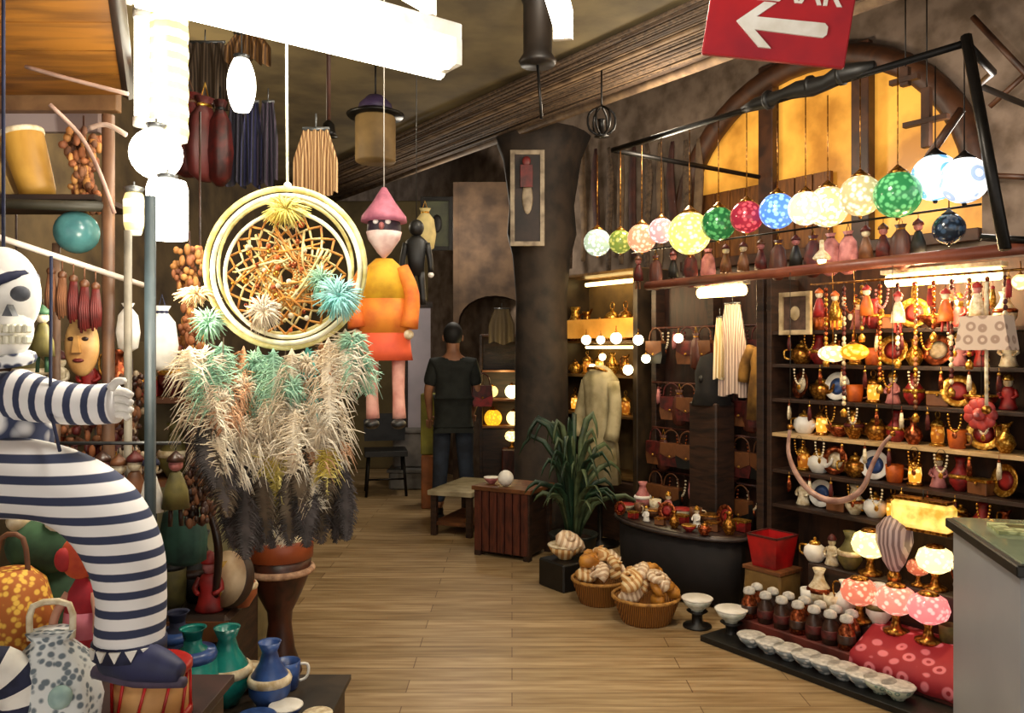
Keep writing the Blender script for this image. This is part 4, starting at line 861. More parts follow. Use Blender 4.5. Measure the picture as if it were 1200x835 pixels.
MB().tube([(-.2, -.18, .18), (.2, -.18, .18)], .01, n=6).build('stretcher', IRON, t)
single(MB().box((0, 0, .1), (.5, .6, .2), bev=.02).box((0, 0, .21), (.54, .64, .03)), 'low_platform', M('#77746f', '#5c5a58', 'noise', 6, .7), 'low grey platform right of the dark chair', 'platform', (P(478, 0, 9).x+.05, 9.2, 0))
single(MB().box((0, 0, .2), (.4, .3, .4), bev=.02).box((0, 0, .41), (.42, .32, .03)), 'grey_case', M('#8d8782', '#6b6663', 'noise', 6, .7), 'grey case standing on the low platform at the aisle end', 'case', (P(478, 0, 9).x+.02, 9.2, .226))

# ---------------------------------------------------------------- things hanging in the middle
t = root('duct', P(630, 72, 4.2), 0, 'dark round duct hanging from the ceiling beside the short tube', 'duct')
MB().lathe([(.09, -.02), (.1, 0), (.075, .04), (.075, .3), (.085, .32), (.085, .36), (.075, .38), (.075, .52)], n=20).build('pipe', M('#2a221c', '#17120f', 'noise', 6, .5, metal=.3), t)
MB().tube([(0, 0, -.02), (.01, 0, -.15), (.02, 0, -.3)], .008, n=6).build('chain', IRON, t)
t = root('iron_chandelier', P(705, 142, 5.2), 0, 'black wrought iron lantern hanging from the end of the top rail', 'lantern')
for i in range(6):
    an = PI*i/3; MB().tube([(.0, 0, .1), (.08*math.cos(an), .08*math.sin(an), .05), (.08*math.cos(an), .08*math.sin(an), -.05), (0, 0, -.1)], .008, n=6, sub=3).build('rib', IRON, t)
MB().lathe([(.05, -.1), (.02, -.08), (.02, 0), (.03, .01)], n=12).build('candle_cup', IRON, t); MB().tube([(0, 0, .1), (0, 0, 3.4-t.location.z)], .006, n=6).build('chain', IRON, t)
def hang_cross(px, py, w, h, lab, tt=4.6):
    q = T(px, py, tt); k = q.y/F; t = root('wooden_ornament', q, ROT, lab, 'ornament')
    MB().box((0, 0, 0), (.05, .04, h*k)).build('upright', FR, t); MB().box((0, -.01, -.02), (w*k, .04, .03)).build('crosspiece', FR, t)
    MB().tube([(0, 0, h*k/2), (0, 0, 3.75-q.z)], .004, n=5).build('cord', IRON, t)
hang_cross(1086, 138, 52, 70, 'dark wooden cross-shaped ornament before the golden window'); hang_cross(1061, 90, 34, 22, 'small dark wooden cross-shaped ornament above the larger one')
single(MB().tube([tuple(T(1127, 128, 4.3)), tuple(T(1088, 184, 4.2))], .022, n=8), 'wooden_stick', FR, 'slanting dark stick behind the brightest lamps', 'stick')
single(MB().tube([tuple(T(1150, 205, 5.2)), tuple(T(1215, 208, 5.2))], .018, n=8), 'wall_stick', FR, 'horizontal dark stick fixed on the wall right of the window', 'stick')
single(MB().tube([tuple(T(1140, 20, 5.2)), tuple(T(1215, 100, 5.2))], .018, n=8), 'wall_stick', FR, 'slanting dark stick on the wall above the horizontal one', 'stick')
single(MB().tube([tuple(T(1215, 75, 5.22)), tuple(T(1160, 125, 5.22))], .016, n=8), 'wall_stick', FR, 'slanting dark stick crossing below the upper wall stick', 'stick')
# long strips of bark on the wall left of the arch
for j in range(11):
    px = 668+j*15; q = T(px, 250, 5.2); m = MB(); m.tube([(0, 0, -.55+.08*(j % 3)), (.02*math.sin(j), 0, -.1), (.03*math.cos(j*2), 0, .3), (0, 0, .62)], [.03, .045, .05, .02], n=7, flat=.4, sub=3)
    single(m, 'bark_strip', (REED, REED2, DRED)[j % 3] if j % 3 != 2 else M('#4a241a', '#2c130d', 'noise', 8, .8), '%s bark strip on the wall left of the arched window' % ('dark brown', 'greyish brown', 'reddish brown')[j % 3], 'bark strip', q, ROT, 'bark strips left of the window')
# lantern, bell rod, picture
q = P(440, 190, 5.0); t = root('cylinder_lantern', q, 0, 'tan cylinder lantern with a purple cap hanging in the dark aisle', 'lantern')
MB().lathe([(.12, 0), (.125, .01), (.125, .27), (.12, .28)], n=24).build('shade', M('#80663c', '#5f4a2a', 'noise', 5, .7), t); MB().lathe([(.17, .28), (.18, .295), (.12, .32)], n=24).build('brim', IRON, t)
MB().lathe([(.11, .31), (.1, .36), (.05, .41), (.01, .42)], n=20).build('cap', M('#3c2c50', '#241a30', 'noise', 8, .6), t); MB().tube([(0, 0, .42), (0, 0, 3.4-q.z)], .006, n=6).build('chain', IRON, t)
q = P(385, 160, 4.0); t = root('hanging_bell', q, 0, 'small dark bell on a thin rod behind the big twin-tube lamp', 'bell')
MB().lathe([(.045, 0), (.036, .02), (.03, .06), (.012, .08)], n=14).build('bell', IRON, t); MB().tube([(0, 0, .08), (0, 0, 3.4-q.z)], .011, n=6).build('rod', M('#4a2616', '#2c140a', 'noise', 6), t)
put(picture, (IRON, M('#3d4028', '#23261a', 'noise', 9, .6), .24, .4), P(512, 262, 6.0), 'dark framed green picture right of the black puppet', 'picture')
t = put(pouch, (M('#c8b478', '#8a7848', 'noise', 9, .7), GOLD), P(498, 235, 4.5), 'slim yellowish pouch hanging beside the black puppet', 'pouch', None, 0, .95)

# ---------------------------------------------------------------- puppets in the centre
q = P(450, 300, 3.2); k = 3.2/F; t = root('wizard_puppet', q, 0, 'marionette with pink pointed hat, white beard and yellow-orange coat', 'puppet')
MB().lathe([(27*k, 40*k), (26*k, 46*k), (14*k, 62*k), (3*k, 80*k), (.0001, 81*k)], n=20).build('hat', M('#c8788c', '#8f4a60', 'noise', 15, .7), t)
MB().ball((0, 0, 32*k), (20*k, 18*k, 22*k), 20, 14).build('head', M('#3c2c38', '#1c1420', 'noise', 20, .6), t)
MB().lathe([(.001, -4*k), (8*k, 4*k), (19*k, 20*k), (21*k, 28*k), (12*k, 30*k)], n=20, sy=.95).build('beard', M('#e8d0c8', '#c89c98', 'noise', 15, .8), t)
MB().ball((0, -18*k, 33*k), (3.4*k, 4*k, 4.5*k), 8, 6).build('nose', PINK, t)
for e in (-1, 1): MB().ball((e*7*k, -16*k, 38*k), (3.6*k, 2.4*k, 3*k), 8, 6).build('eye', WHITE, t)
m = MB(); m.lathe([(34*k, -122*k), (32*k, -110*k), (30*k, -90*k)], sy=.55, n=28, mi=2); m.lathe([(30*k, -90*k), (27*k, -50*k)], sy=.55, n=28, mi=1); m.lathe([(27*k, -50*k), (22*k, -14*k), (10*k, -3*k)], sy=.55, n=28)
m.build('coat', [M('#e8b428', '#c08418', 'noise', 12, .7), M('#e08424', '#c0561c', 'noise', 12, .7), M('#d8542c', '#a82c20', 'noise', 6, .7)], t)
for e in (-1, 1): MB().tube([(e*20*k, 0, -14*k), (e*33*k, -3*k, -45*k), (e*30*k, -8*k, -84*k)], [9*k, 9*k, 11*k], n=10, sub=3).build('sleeve', M('#e88a24', '#c85a1c', 'noise', 12, .7), t); MB().ball((e*30*k, -9*k, -92*k), 6*k, 8, 6).build('hand', CREAM, t)
for e, x_ in ((-1, -14), (1, 17)): MB().tube([(x_*k, 0, -118*k), (x_*k, 0, -160*k), ((x_+1)*k, 0, -190*k)], [8*k, 7*k, 8*k], n=10, sub=3).build('leg', M('#e0a898', '#b87468', 'noise', 12, .7), t); MB().ball(((x_+1)*k, -6*k, -196*k), (9*k, 14*k, 6*k), 10, 8).build('shoe', BLACK, t)
MB().tube([(0, 0, 80*k), (0, 0, 3.4-q.z)], .002, n=4).build('string', WHITE, t)
q = P(488, 305, 3.6); k = 3.6/F; t = root('puppet', q, 0, 'slim black puppet with white cuffs hanging right of the bearded marionette', 'puppet')
MB().ball((0, 0, 38*k), (9*k, 9*k, 10*k)).build('head', BLACK, t); MB().lathe([(9*k, -18*k), (10*k, 0), (13*k, 22*k), (4*k, 30*k)], sy=.6).build('body', BLACK, t)
for e in (-1, 1):
    MB().tube([(e*5*k, 0, -14*k), (e*7*k, 0, -34*k), (e*8*k, 0, -52*k)], [4.5*k, 4*k, 3.5*k], n=8, sub=2).build('leg', BLACK, t); MB().tube([(e*12*k, 0, 20*k), (e*16*k, 0, 2*k), (e*17*k, 0, -14*k)], [4*k, 3.5*k, 3*k], n=8, sub=2).build('arm', BLACK, t)
    MB().ball((e*17*k, 0, -17*k), 3.6*k, 8, 6).build('cuff', WHITE, t)
MB().tube([(0, 0, 46*k), (0, 0, 3.4-q.z)], .002, n=4).build('string', BLACK, t)

# ---------------------------------------------------------------- dreamcatcher
yd = 2.0; kd = yd/F; q = P(335, 314, yd); dc = root('dreamcatcher', q, 0, 'large dreamcatcher with cream hoops and long white and dark feathers', 'dreamcatcher')
HOOP = M('#efe6a8', '#c8b868', 'noise', 30, .7); HOOP2 = M('#f6f2d8', '#d8d0a0', 'noise', 30, .7)
def circ(cx, cz, r, n=48, y=0, rz=1.0): return [(cx*kd+r*kd*math.cos(2*PI*i/n), y, cz*kd+r*kd*rz*math.sin(2*PI*i/n)) for i in range(n)]
for (cx, cz, r, rr, mt, y) in ((-1, 0, 93, 3.6, HOOP, 0), (2, -2, 86, 3.0, HOOP2, -.012), (-2, 2, 79, 2.2, HOOP, .01), (3, -8, 73, 2.4, HOOP2, -.008)):
    MB().tube(circ(cx, cz, r, 56, y), rr*kd, n=8, closed=True).build('hoop', mt, dc)
m = MB(); nW = 20; r_ = random.Random(2)
prev = [(70*math.cos(2*PI*i/nW), -8+70*math.sin(2*PI*i/nW)) for i in range(nW)]
for lv in range(13):
    cur = []
    for i in range(nW):
        a = prev[i]; b = prev[(i+1) % nW]; f_ = .87; mx, mz = (a[0]+b[0])/2*f_, (((a[1]+b[1])/2)+8)*f_-8; cur.append((mx, mz))
        m.tube([(a[0]*kd, 0, a[1]*kd), (mx*kd, -.003, mz*kd), (b[0]*kd, 0, b[1]*kd)], 1.5*kd, n=4, mi=lv % 2)
    prev = cur
for i in range(90):
    an = r_.uniform(0, 2*PI); b_ = an+r_.uniform(.8, 2.6); r1, r2_ = r_.uniform(10, 62), r_.uniform(10, 62)
    m.tube([(r1*math.cos(an)*kd, .004, (r1*math.sin(an)-8)*kd), ((r1+r2_)*.25*math.cos((an+b_)/2)*kd, r_.uniform(-.01, .01), ((r1+r2_)*.25*math.sin((an+b_)/2)-8)*kd), (r2_*math.cos(b_)*kd, -.004, (r2_*math.sin(b_)-8)*kd)], r_.uniform(.7, 1.5)*kd, n=4, mi=i % 2, sub=3)
m.build('web', [M('#d8963c', '#a8682a', 'noise', 30, .7), M('#e8dca0', '#b89c58', 'noise', 30, .7)], dc)
for i in range(46):
    an = r_.uniform(0, 2*PI); rr = r_.uniform(8, 66); c_ = (ORANGE, GOLD, CREAM, COPPER)[i % 4]
    MB().ball((rr*math.cos(an)*kd, -.006, (rr*math.sin(an)-8)*kd), r_.uniform(2.2, 4)*kd, 8, 6).build('bead', c_, dc)
MB().tube([(2*kd, 0, 94*kd), (1*kd, 0, 200*kd), (0, 0, 3.4-q.z)], .0035, n=6).build('cord', HOOP2, dc)
MB().ball((2*kd, 0, 96*kd), 5*kd, 8, 6).build('knot', HOOP2, dc)
def feather(mats, ln, wd, seed, bend=0, loose=.3, downy=True):    # quill, vane and many barbs; hangs down from its origin
    r_ = random.Random(seed); m = MB(); nb = 84; ctr = []
    for i in range(12):
        u = i/11; ctr.append(Vector((bend*u*u*ln, .01*math.sin(u*3+seed), -u*ln)))
    m.tube([tuple(c) for c in ctr], [.0016*(1-.7*i/11) for i in range(12)], n=4)
    pf = lambda u: math.sin(PI*min(1, max(0, u)**.8))**.75
    m.tube([tuple(c) for c in ctr], [max(.001, wd*(.45 if downy else .8)*pf(i/11)) for i in range(12)], n=8, flat=.09, mi=0)
    for i in range(nb):
        u = .06+.93*i/nb; ii = min(10, int(u*11)); c = ctr[ii].lerp(ctr[ii+1], u*11-ii); w_ = wd*pf(u)+.003
        for sd in (-1, 1):
            l_ = w_*(1+r_.uniform(-loose, loose)); dz = -l_*(.55+r_.uniform(-loose, loose)*1.6); dy = r_.uniform(-1.3, .5)*loose*l_
            m.tube([tuple(c), tuple(c+Vector((sd*l_*.6, dy*.6, dz*.25))), tuple(c+Vector((sd*l_, dy, dz)))], [.0013, .0019, .0005], n=3, flat=.6, mi=1 if len(mats) > 1 and u > .62 else 0)
    return m, mats
FW = M('#f6ecd6', '#e4cfae', 'noise', 12, .9); FM = M('#bfe0c0', '#8fc0a4', 'noise', 12, .9); FT = M('#9fe4dc', '#5fc4bc', 'noise', 12, .8); FP = M('#e8b890', '#b87c50', 'noise', 12, .9); FD = M('#5a5250', '#2c2724', 'noise', 12, .8); FG = M('#6c5c48', '#3c3226', 'noise', 12, .8); FY = M('#efe08a', '#d0b850', 'noise', 12, .9)
def puff(cx, cy, rx, ry, mt, seed, y=-.02, n=60):
    n = int(n*2.6)
    r_ = random.Random(seed); m = MB()
    for i in range(n):
        an = r_.uniform(0, 2*PI); rr = r_.uniform(.35, 1); el = r_.uniform(-.6, .6)
        e_ = Vector((rx*kd*math.cos(an)*rr, -abs(el)*.02, ry*kd*math.sin(an)*rr)); m.tube([(0, 0, 0), tuple(e_*.55+Vector((0, r_.uniform(-.012, .006), .004))), tuple(e_+Vector((0, 0, -.006)))], [.0016, .0026, .0006], n=3)
    o = m.build('down_tuft', mt, dc); o.location = ((cx-335)*kd, y, (314-cy)*kd)
puff(400, 348, 32, 30, M('#c8f4ee', '#8fdcd4', 'noise', 12, .9), 1, -.03, 110); puff(312, 366, 24, 26, FW, 2, -.02, 90); puff(338, 247, 32, 22, FY, 3, -.02, 100); puff(380, 330, 22, 24, FM, 4, -.02, 50)
puff(232, 345, 30, 14, M('#f4dcb0', '#e0b888', 'noise', 12, .9), 5, 0, 50); puff(245, 378, 26, 26, FM, 6, 0, 60); puff(238, 425, 34, 26, FW, 7, 0, 80); puff(415, 400, 24, 16, FM, 8, -.01, 50)
for (cx_, cy_, a_, b_, mt_, n_) in ((262, 470, 24, 26, FW, 60), (290, 455, 20, 24, FW, 50), (318, 490, 24, 30, FW, 70), (345, 455, 20, 24, FM, 50), (378, 500, 22, 32, FW, 70), (285, 505, 24, 24, FW, 60), (250, 500, 20, 26, FG, 40), (362, 425, 18, 18, FW, 40), (300, 425, 18, 20, FM, 40), (385, 440, 18, 26, FP, 40), (425, 425, 14, 12, FM, 30)):
    puff(cx_, cy_, a_, b_, mt_, int(cx_), -.005, n_)
FE = [(250, 420, 70, 16, (FM,), .2), (262, 400, 75, 15, (FM, FW), -.1), (282, 405, 80, 13, (FP,), 0), (300, 405, 90, 14, (FM,), .05), (322, 408, 85, 14, (FM, FW), 0), (342, 408, 95, 16, (FW,), 0), (360, 405, 85, 14, (FT,), 0), (375, 400, 90, 14, (FP, FW), .05), (388, 395, 100, 16, (FW,), 0), (405, 385, 70, 14, (FW,), .15),
    (420, 405, 55, 12, (FM,), .2), (236, 440, 80, 20, (FW,), .25), (255, 465, 85, 20, (FW, FW), .1), (275, 475, 90, 20, (FW,), .1), (298, 480, 80, 18, (FW,), 0), (320, 480, 80, 18, (FW, FY), 0), (350, 478, 80, 18, (FW,), -.05), (372, 468, 90, 18, (FW, FP), 0), (392, 470, 70, 16, (FW, FP), 0), (385, 505, 50, 14, (FW,), 0),
    (246, 490, 80, 13, (FD,), .15), (262, 505, 95, 14, (FD, FG), .1), (282, 535, 90, 15, (FD,), .1), (300, 540, 105, 15, (FD,), 0), (312, 555, 75, 13, (FG, FD), 0), (322, 530, 95, 8, (FY, FW), 0), (332, 530, 105, 8, (FW,), 0), (345, 540, 85, 13, (FD,), 0), (356, 520, 95, 12, (FG, FD), 0), (368, 540, 85, 9, (FW, FG), .0), (376, 540, 95, 10, (FG, FD), 0), (396, 540, 90, 10, (FG, FD), 0.02), (386, 520, 60, 9, (FY, FG), 0),
    (270, 440, 60, 16, (FP,), 0), (335, 440, 70, 18, (FW,), .05), (310, 450, 60, 16, (FW,), -.1), (228, 405, 50, 16, (FW,), .1), (405, 545, 85, 9, (FD,), .02), (270, 550, 90, 13, (FD,), .05), (318, 560, 80, 12, (FD,), 0), (362, 555, 80, 11, (FD,), 0), (340, 550, 85, 11, (FG, FD), 0), (250, 520, 70, 14, (FG, FD), .1), (388, 555, 80, 10, (FD,), 0), (290, 570, 80, 12, (FD,), 0)]
for i, (px, py, ln_, wd_, mts, bd) in enumerate(FE):
    m, mts = feather(mts, ln_*kd*1.05, wd_*kd*(1.3 if FD not in mts else 1.35), i, bd, .55 if FD not in mts else .2, FD not in mts); o = m.build('feather', list(mts), dc); o.location = ((px-335)*kd, -.02+.012*(i % 4), (314-py)*kd); o.rotation_euler = (0, 0, r_.uniform(-.6, .6))
for i, px in enumerate((262, 300, 335, 372, 392)):
    MB().tube([((px-335)*kd, 0, (314-395-(8 if 290 < px < 380 else 0))*kd), ((px-335+(-6, 2, -3, 4, 6)[i])*kd, 0, (314-545)*kd)], .0016, n=4).build('thong', FG, dc)

# ---------------------------------------------------------------- left stall
t = root('display_rack', label='brown and grey metal pole rack holding goods at the left', cat='rack')
for (px, y_, w_, py0, py1, mt) in ((127, 2.3, 14, 135, 600, M('#6a4a34', '#4a3022', 'noise', 8, .5)), (66, 2.35, 9, 285, 600, M('#8a6a54', '#5c4434', 'noise', 8, .5)), (176, 2.1, 13, 230, 640, M('#38444a', '#222c30', 'noise', 8, .5)), (150, 2.25, 9, 270, 600, M('#8a8274', '#5c564c', 'noise', 8, .5))):
    a = P(px, py0, y_); MB().tube([tuple(a), (a.x, a.y, .0)], w_/2*y_/F, n=10).build('post', mt, t)
MB().tube([tuple(P(-60, 236, 2.3)), tuple(P(130, 242, 2.3))], .016, n=8).build('shelf_bar', M('#3c382c', '#26231b', 'noise', 8, .5), t)
MB().box(tuple(P(40, 240, 2.42)), (.5, .26, .015)).build('shelf', WOODD, t)
MB().tube([tuple(P(-10, 275, 2.0)), tuple(P(168, 334, 2.35))], .008, n=8).build('hanging_bar', M('#e8dcd0', '#c0b0a4', 'noise', 8, .3), t)
# awning over the stall
t = root('awning', (-1.75, 1.75, 2.42), 0, 'orange-brown wooden awning over the left stall', 'awning')
m = MB(); AX = lambda y: -.5+(y-.9)*(-.8/1.83)
for i in range(9):
    y0_, y1_ = .9+.2*i, .9+.2*i+.195; xs = (AX(y0_), AX(y1_)); z0_, z1_ = -.015, .015; yy0 = y0_-1.75; yy1 = y1_-1.75
    c8 = [(-2.6+1.75, yy0), (xs[0]+1.75, yy0), (xs[1]+1.75, yy1), (-2.6+1.75, yy1)]
    m.add([(x, y, z0_) for x, y in c8]+[(x, y, z1_) for x, y in c8], [(0, 3, 2, 1), (4, 5, 6, 7), (0, 1, 5, 4), (1, 2, 6, 5), (2, 3, 7, 6), (3, 0, 4, 7)])
m.build('boards', M('#b87a2e', '#7c5022', 'wood', 3, .5, stretch=(1, 5, 1)), t)
MB().tube([(AX(.9)+1.75, -.85, -.01), (AX(2.7)+1.75, .95, -.01)], .022, n=6).build('edge_beam', WOODD, t); MB().box((-.22, .97, -.02), (1.28, .04, .09)).build('edge_beam', M('#a07850', '#74543a', 'wood', 7, .5), t)
t = root('fascia_board', P(40, 128, 2.75), 0, 'lilac grey board hanging under the far edge of the awning', 'board')
MB().box((-.05, 0, .02), (.55, .025, .2)).build('panel', M('#b4a2a0', '#84706c', 'stripe', 3, .6, stretch=(.3, 1, 4)), t)
MB().tube([(.2, 0, .12), (.2, 0, .3)], .003, n=5).tube([(-.2, 0, .12), (-.2, 0, .3)], .003, n=5).build('cord', STEEL, t)
m = MB(); m.tube([tuple(P(30, 78, 2.3)), tuple(P(80, 92, 2.3)), tuple(P(150, 110, 2.3))], .006, n=6, sub=4)
single(m, 'cable', M('#c8a898', '#94766a', 'noise', 9, .5), 'pale upper cable sagging under the awning towards the lanterns', 'cable')
m = MB(); m.tube([tuple(P(58, 122, 2.2)), tuple(P(95, 160, 2.25)), tuple(P(118, 205, 2.25)), tuple(P(134, 250, 2.28))], .006, n=6, sub=4)
single(m, 'cable', M('#a88a7c', '#7c5c50', 'noise', 9, .5), 'pinkish cable running down beside the brown pole', 'cable')
m = MB(); m.tube([tuple(P(105, 150, 2.2)), tuple(P(125, 146, 2.2)), tuple(P(148, 158, 2.2))], .007, n=6, sub=4)
single(m, 'hook', M('#b8a090', '#84685c', 'noise', 9, .5), 'short pale hook between the brown pole and the lanterns', 'hook')
# slanted drum and plank on the shelf
zsh = P(40, 240, 2.42).z+.0085
t = root('wooden_drum', P(46, 234, 2.4)+Vector((0, 0, 0)), 0, 'slanted tan wooden drum on the upper left shelf', 'drum', rot=(0, math.radians(-16), 0)); t.location.z = zsh+.012
MB().lathe([(.045, 0), (.05, .02), (.06, .19), (.058, .2)], n=20).build('body', M('#c8983e', '#94661e', 'wood', 6, .5), t); MB().lathe([(.0601, .185), (.063, .19), (.063, .2), (.0001, .206)], n=20).build('skin', CREAM, t)
t = root('wooden_plank', P(16, 234, 2.4), 0, 'narrow slanted plank leaning left of the tan drum', 'plank', rot=(0, math.radians(-24), 0)); t.location.z = zsh+.01
MB().box((0, 0, .1), (.035, .05, .2)).build('board', M('#b89a5c', '#86683a', 'wood', 6, .5), t); MB().box((0, 0, .2), (.04, .055, .01)).build('cap', WOODD, t)
def garland(a, n, seed, w, h, r0=.018):
    n = int(n*2.4); r0 *= .62
    t = root('garland'); r_ = random.Random(seed); m = MB()
    for i in range(n):
        u = i/n; m.ball((r_.uniform(-w, w)*(.6+.4*math.sin(u*9)), r_.uniform(-w, w)*.6, -h*u), (r0*r_.uniform(.6, 1.2), r0*.8, r0*r_.uniform(.8, 1.7)), 8, 6, mi=i % len(a))
    m.build('pods', list(a), t); MB().tube([(0, 0, .05), (0, 0, -h)], .003, n=4).build('cord', DK, t); return t
BR1 = M('#7a4c2c', '#4c2a18', 'noise', 12, .7); BR2 = M('#9a5c34', '#5c301a', 'noise', 12, .7); BR3 = M('#c08848', '#845020', 'noise', 12, .7)
def put_g(mats, n, seed, w, h, loc, lab, r0=.018):
    o = garland(mats, n, seed, w, h, r0); o.location = loc; tag(o, lab, 'garland', 'garlands of the left stall')
put_g((BR1, BR2, BR3), 70, 1, .05, .24, P(98, 155, 2.4), 'tangled reddish brown pod garland above the upper left shelf')
put_g((BR2, BR3), 70, 2, .045, .36, P(222, 290, 2.45), 'golden brown pod garland just left of the dreamcatcher', .017)
put_g((BR1, DK), 90, 3, .045, .46, P(232, 440, 2.5), 'dark brown pod garland under the golden brown one', .018)
put_g((BR2, DRED, BR1), 80, 4, .09, .26, P(112, 490, 2.45), 'reddish garland hanging behind the striped arm', .018)
put_g((M('#b4a088', '#7c6a54', 'noise', 12, .7), BR1, DK), 70, 5, .04, .3, P(155, 440, 2.4), 'grey-brown mixed garland by the dark grey pole', .016)
put(cloth, (M('#b89468', '#6e4c2c', 'stripe', 6, .8, stretch=(6, 1, .3)), .16, .24, 31, 4), P(370, 152, 2.9), 'tan striped fringed cloth hanging right of the dreamcatcher cord', 'cloth')
# ball on shelf, tassels, mask, doll
single(MB().ball((0, 0, 0), .062, 20, 14).tube([(0, 0, .06), (0, 0, .1)], .004, n=5), 'glass_ball', M('#5f9c9c', '#3c6c70', 'noise', 9, .25), 'teal glass ball hanging under the upper left shelf', 'ball', P(90, 272, 2.35))
for j in range(5):
    px = 60+j*13; q = P(px, 0, 2.15); zb_ = P(px, 287+ (px-20)*.335, 2.15).z
    put(tassel, ((DRED, RED, BR1)[0 if j > 1 else 2], WOODM), (q.x, 2.15, zb_), '%s tassel on the pale bar, %s' % (('dark red' if j > 1 else 'brown'), ('nearest the plush head', 'second from the plush head', 'just above the mask forehead', 'middle of the three dark red ones', 'nearest the brown pole')[j]), 'tassel', 'tassels on the pale bar', 0, 1.0+.1*(j == 3))
q = P(96, 405, 2.2); k = 2.2/F; t = root('wooden_mask', q, 0, 'tan carved wooden mask hanging above the striped arm', 'mask')
m = MB(); m.ball((0, 0, 0), (20*k, 10*k, 36*k), 20, 16); m.build('face', M('#d0a468', '#9c6c38', 'wood', 8, .5), t)
MB().prism([(-2*k, 12*k), (2*k, 12*k), (5*k, -8*k), (-5*k, -8*k)], 8*k, Matrix.Translation((0, -10*k, 0))).build('nose', M('#c89858', '#94662e', 'wood', 8, .5), t)
for e in (-1, 1): MB().ball((e*8*k, -8.6*k, 8*k), (4.5*k, 2*k, 2.6*k), 8, 6).build('eye', DK, t)
MB().ball((0, -8.4*k, -17*k), (7*k, 2.4*k, 2.6*k), 8, 6).build('mouth', DRED, t); MB().tube([(0, 0, 34*k), (0, 0, 75*k)], .002, n=4).build('cord', DK, t)
put(hanging_doll, (OLIVE, CREAM, GREEN), P(50, 350, 1.9), 'small olive green doll hanging beside the plush skeleton head', 'doll', None, 0, .62*1.0)
put(pouch, (WHITE, NAVY), P(190, 345, 2.3), 'white cloth pouch hanging right of the dark grey pole', 'pouch', 'white pouches', 0, .72)
put(pouch, (WHITE, NAVY), P(150, 345, 2.32), 'white cloth pouch hanging between the brown and dark grey poles', 'pouch', 'white pouches', 0, .55)
# pouches and scarves high behind
for j, (px, mt, mt2, nm) in enumerate(((222, DRED, WOODM, 'dark red'), (240, M('#6a2a28', '#3c1412', 'noise', 9, .5), GOLD, 'brick red'), (258, DRED, BLACK, 'maroon'))):
    put(pouch, (mt, mt2), P(px, 92+5*j, 3.3), '%s leather pouch left of the white oval bulb lamp' % nm, 'pouch', 'leather pouches behind the dreamcatcher', j, 1.35)
for j, (px, c_, nm) in enumerate(((277, '#2c2838', 'charcoal'), (296, '#2a2a50', 'dark blue'), (314, '#3c3040', 'dark plum'))):
    put(cloth, (M(c_, '#14121c', 'stripe', 5, .8, stretch=(6, 1, .3)), .085, .34, j+10, 2), P(px, 120, 3.35), '%s scarf below and right of the white oval bulb lamp' % nm, 'scarf', 'dark scarves behind the dreamcatcher')
put(cloth, (M('#5c4a38', '#342618', 'stripe', 5, .8, stretch=(6, 1, .3)), .3, .3, 21, 5), P(240, 50, 3.6), 'wide brown cloth behind the leather pouches', 'cloth')
put(cloth, (M('#7a5428', '#4a3016', 'stripe', 5, .8, stretch=(6, 1, .3)), .2, .12, 22, 5), P(290, 40, 3.5), 'short ochre cloth above the white oval bulb lamp', 'cloth')

lsh = root('hanging_shelf', (P(118, 0, 2.75).x, 2.8, 0), 0, 'dark hanging two-tier shelf of small wares behind the striped sleeve', 'shelf')
MB().box((0, 0, 1.10), (.62, .2, .02)).build('shelf', WOODM, lsh); MB().box((0, 0, 1.38), (.62, .2, .02)).build('shelf', WOODM, lsh)
for e in (-1, 1): MB().box((e*.32, 0, 1.33), (.02, .2, .5)).build('side_panel', WOODD, lsh); MB().tube([(e*.32, 0, 1.57), (e*.32, 0, 2.38)], .004, n=5).build('cord', DK, lsh)
MB().box((0, .11, 1.33), (.66, .02, .5)).build('back_panel', M('#7a6a48', '#54482e', 'noise', 5, .7), lsh)
for i, zz in enumerate((1.111, 1.391)):
    for j in range(6):
        wr = ((figurine, 'red', 'x', 'figurine'), (mug, 'brown', 'cream', 'mug'), (jug, 'copper', 'brass', 'jug'), (vase, 'olive', 'cream', 'vase'), (boxx, 'red', 'brass', 'trinket box'), (figurine, 'cream', 'x', 'figurine'), (vase, 'dark red', 'gold', 'vase'))[(j*2+i*3) % 7]
        ware(wr, Vector((lsh.location.x-.25+.1*j, 2.77, zz)), 'on the %s tier behind the striped sleeve' % ('lower', 'upper')[i], 'wares on the left shelf', .95, rz=r3.uniform(-.4, .4))
hk2 = [(hanging_doll, (WOODM, CREAM, DRED), 'brown'), (hanging_doll, (DRED, CREAM, WOODM), 'dark red'), (hanging_doll, (OLIVE, PINK, DK), 'olive'), (hanging_doll, (WHITE, CREAM, NAVY), 'white')]
for j in range(7):
    px = 82+j*19 if j < 6 else 206
    fn, ag, nm = hk2[(j*3) % 4]; put(fn, ag, P(px, 520+4*(j % 2), 2.2), nm+' doll hanging in the row '+('under the striped sleeve' if j < 3 else 'beside the dark grey pole'), 'doll', 'dolls hung by the metal poles', r3.uniform(-.5, .5), .8)
single(MB().tube([tuple(P(70, 519, 2.2)), tuple(P(212, 519, 2.2))], .005, n=6), 'hanging_rod', STEEL, 'thin steel rod under the striped sleeve carrying small dolls', 'rod')
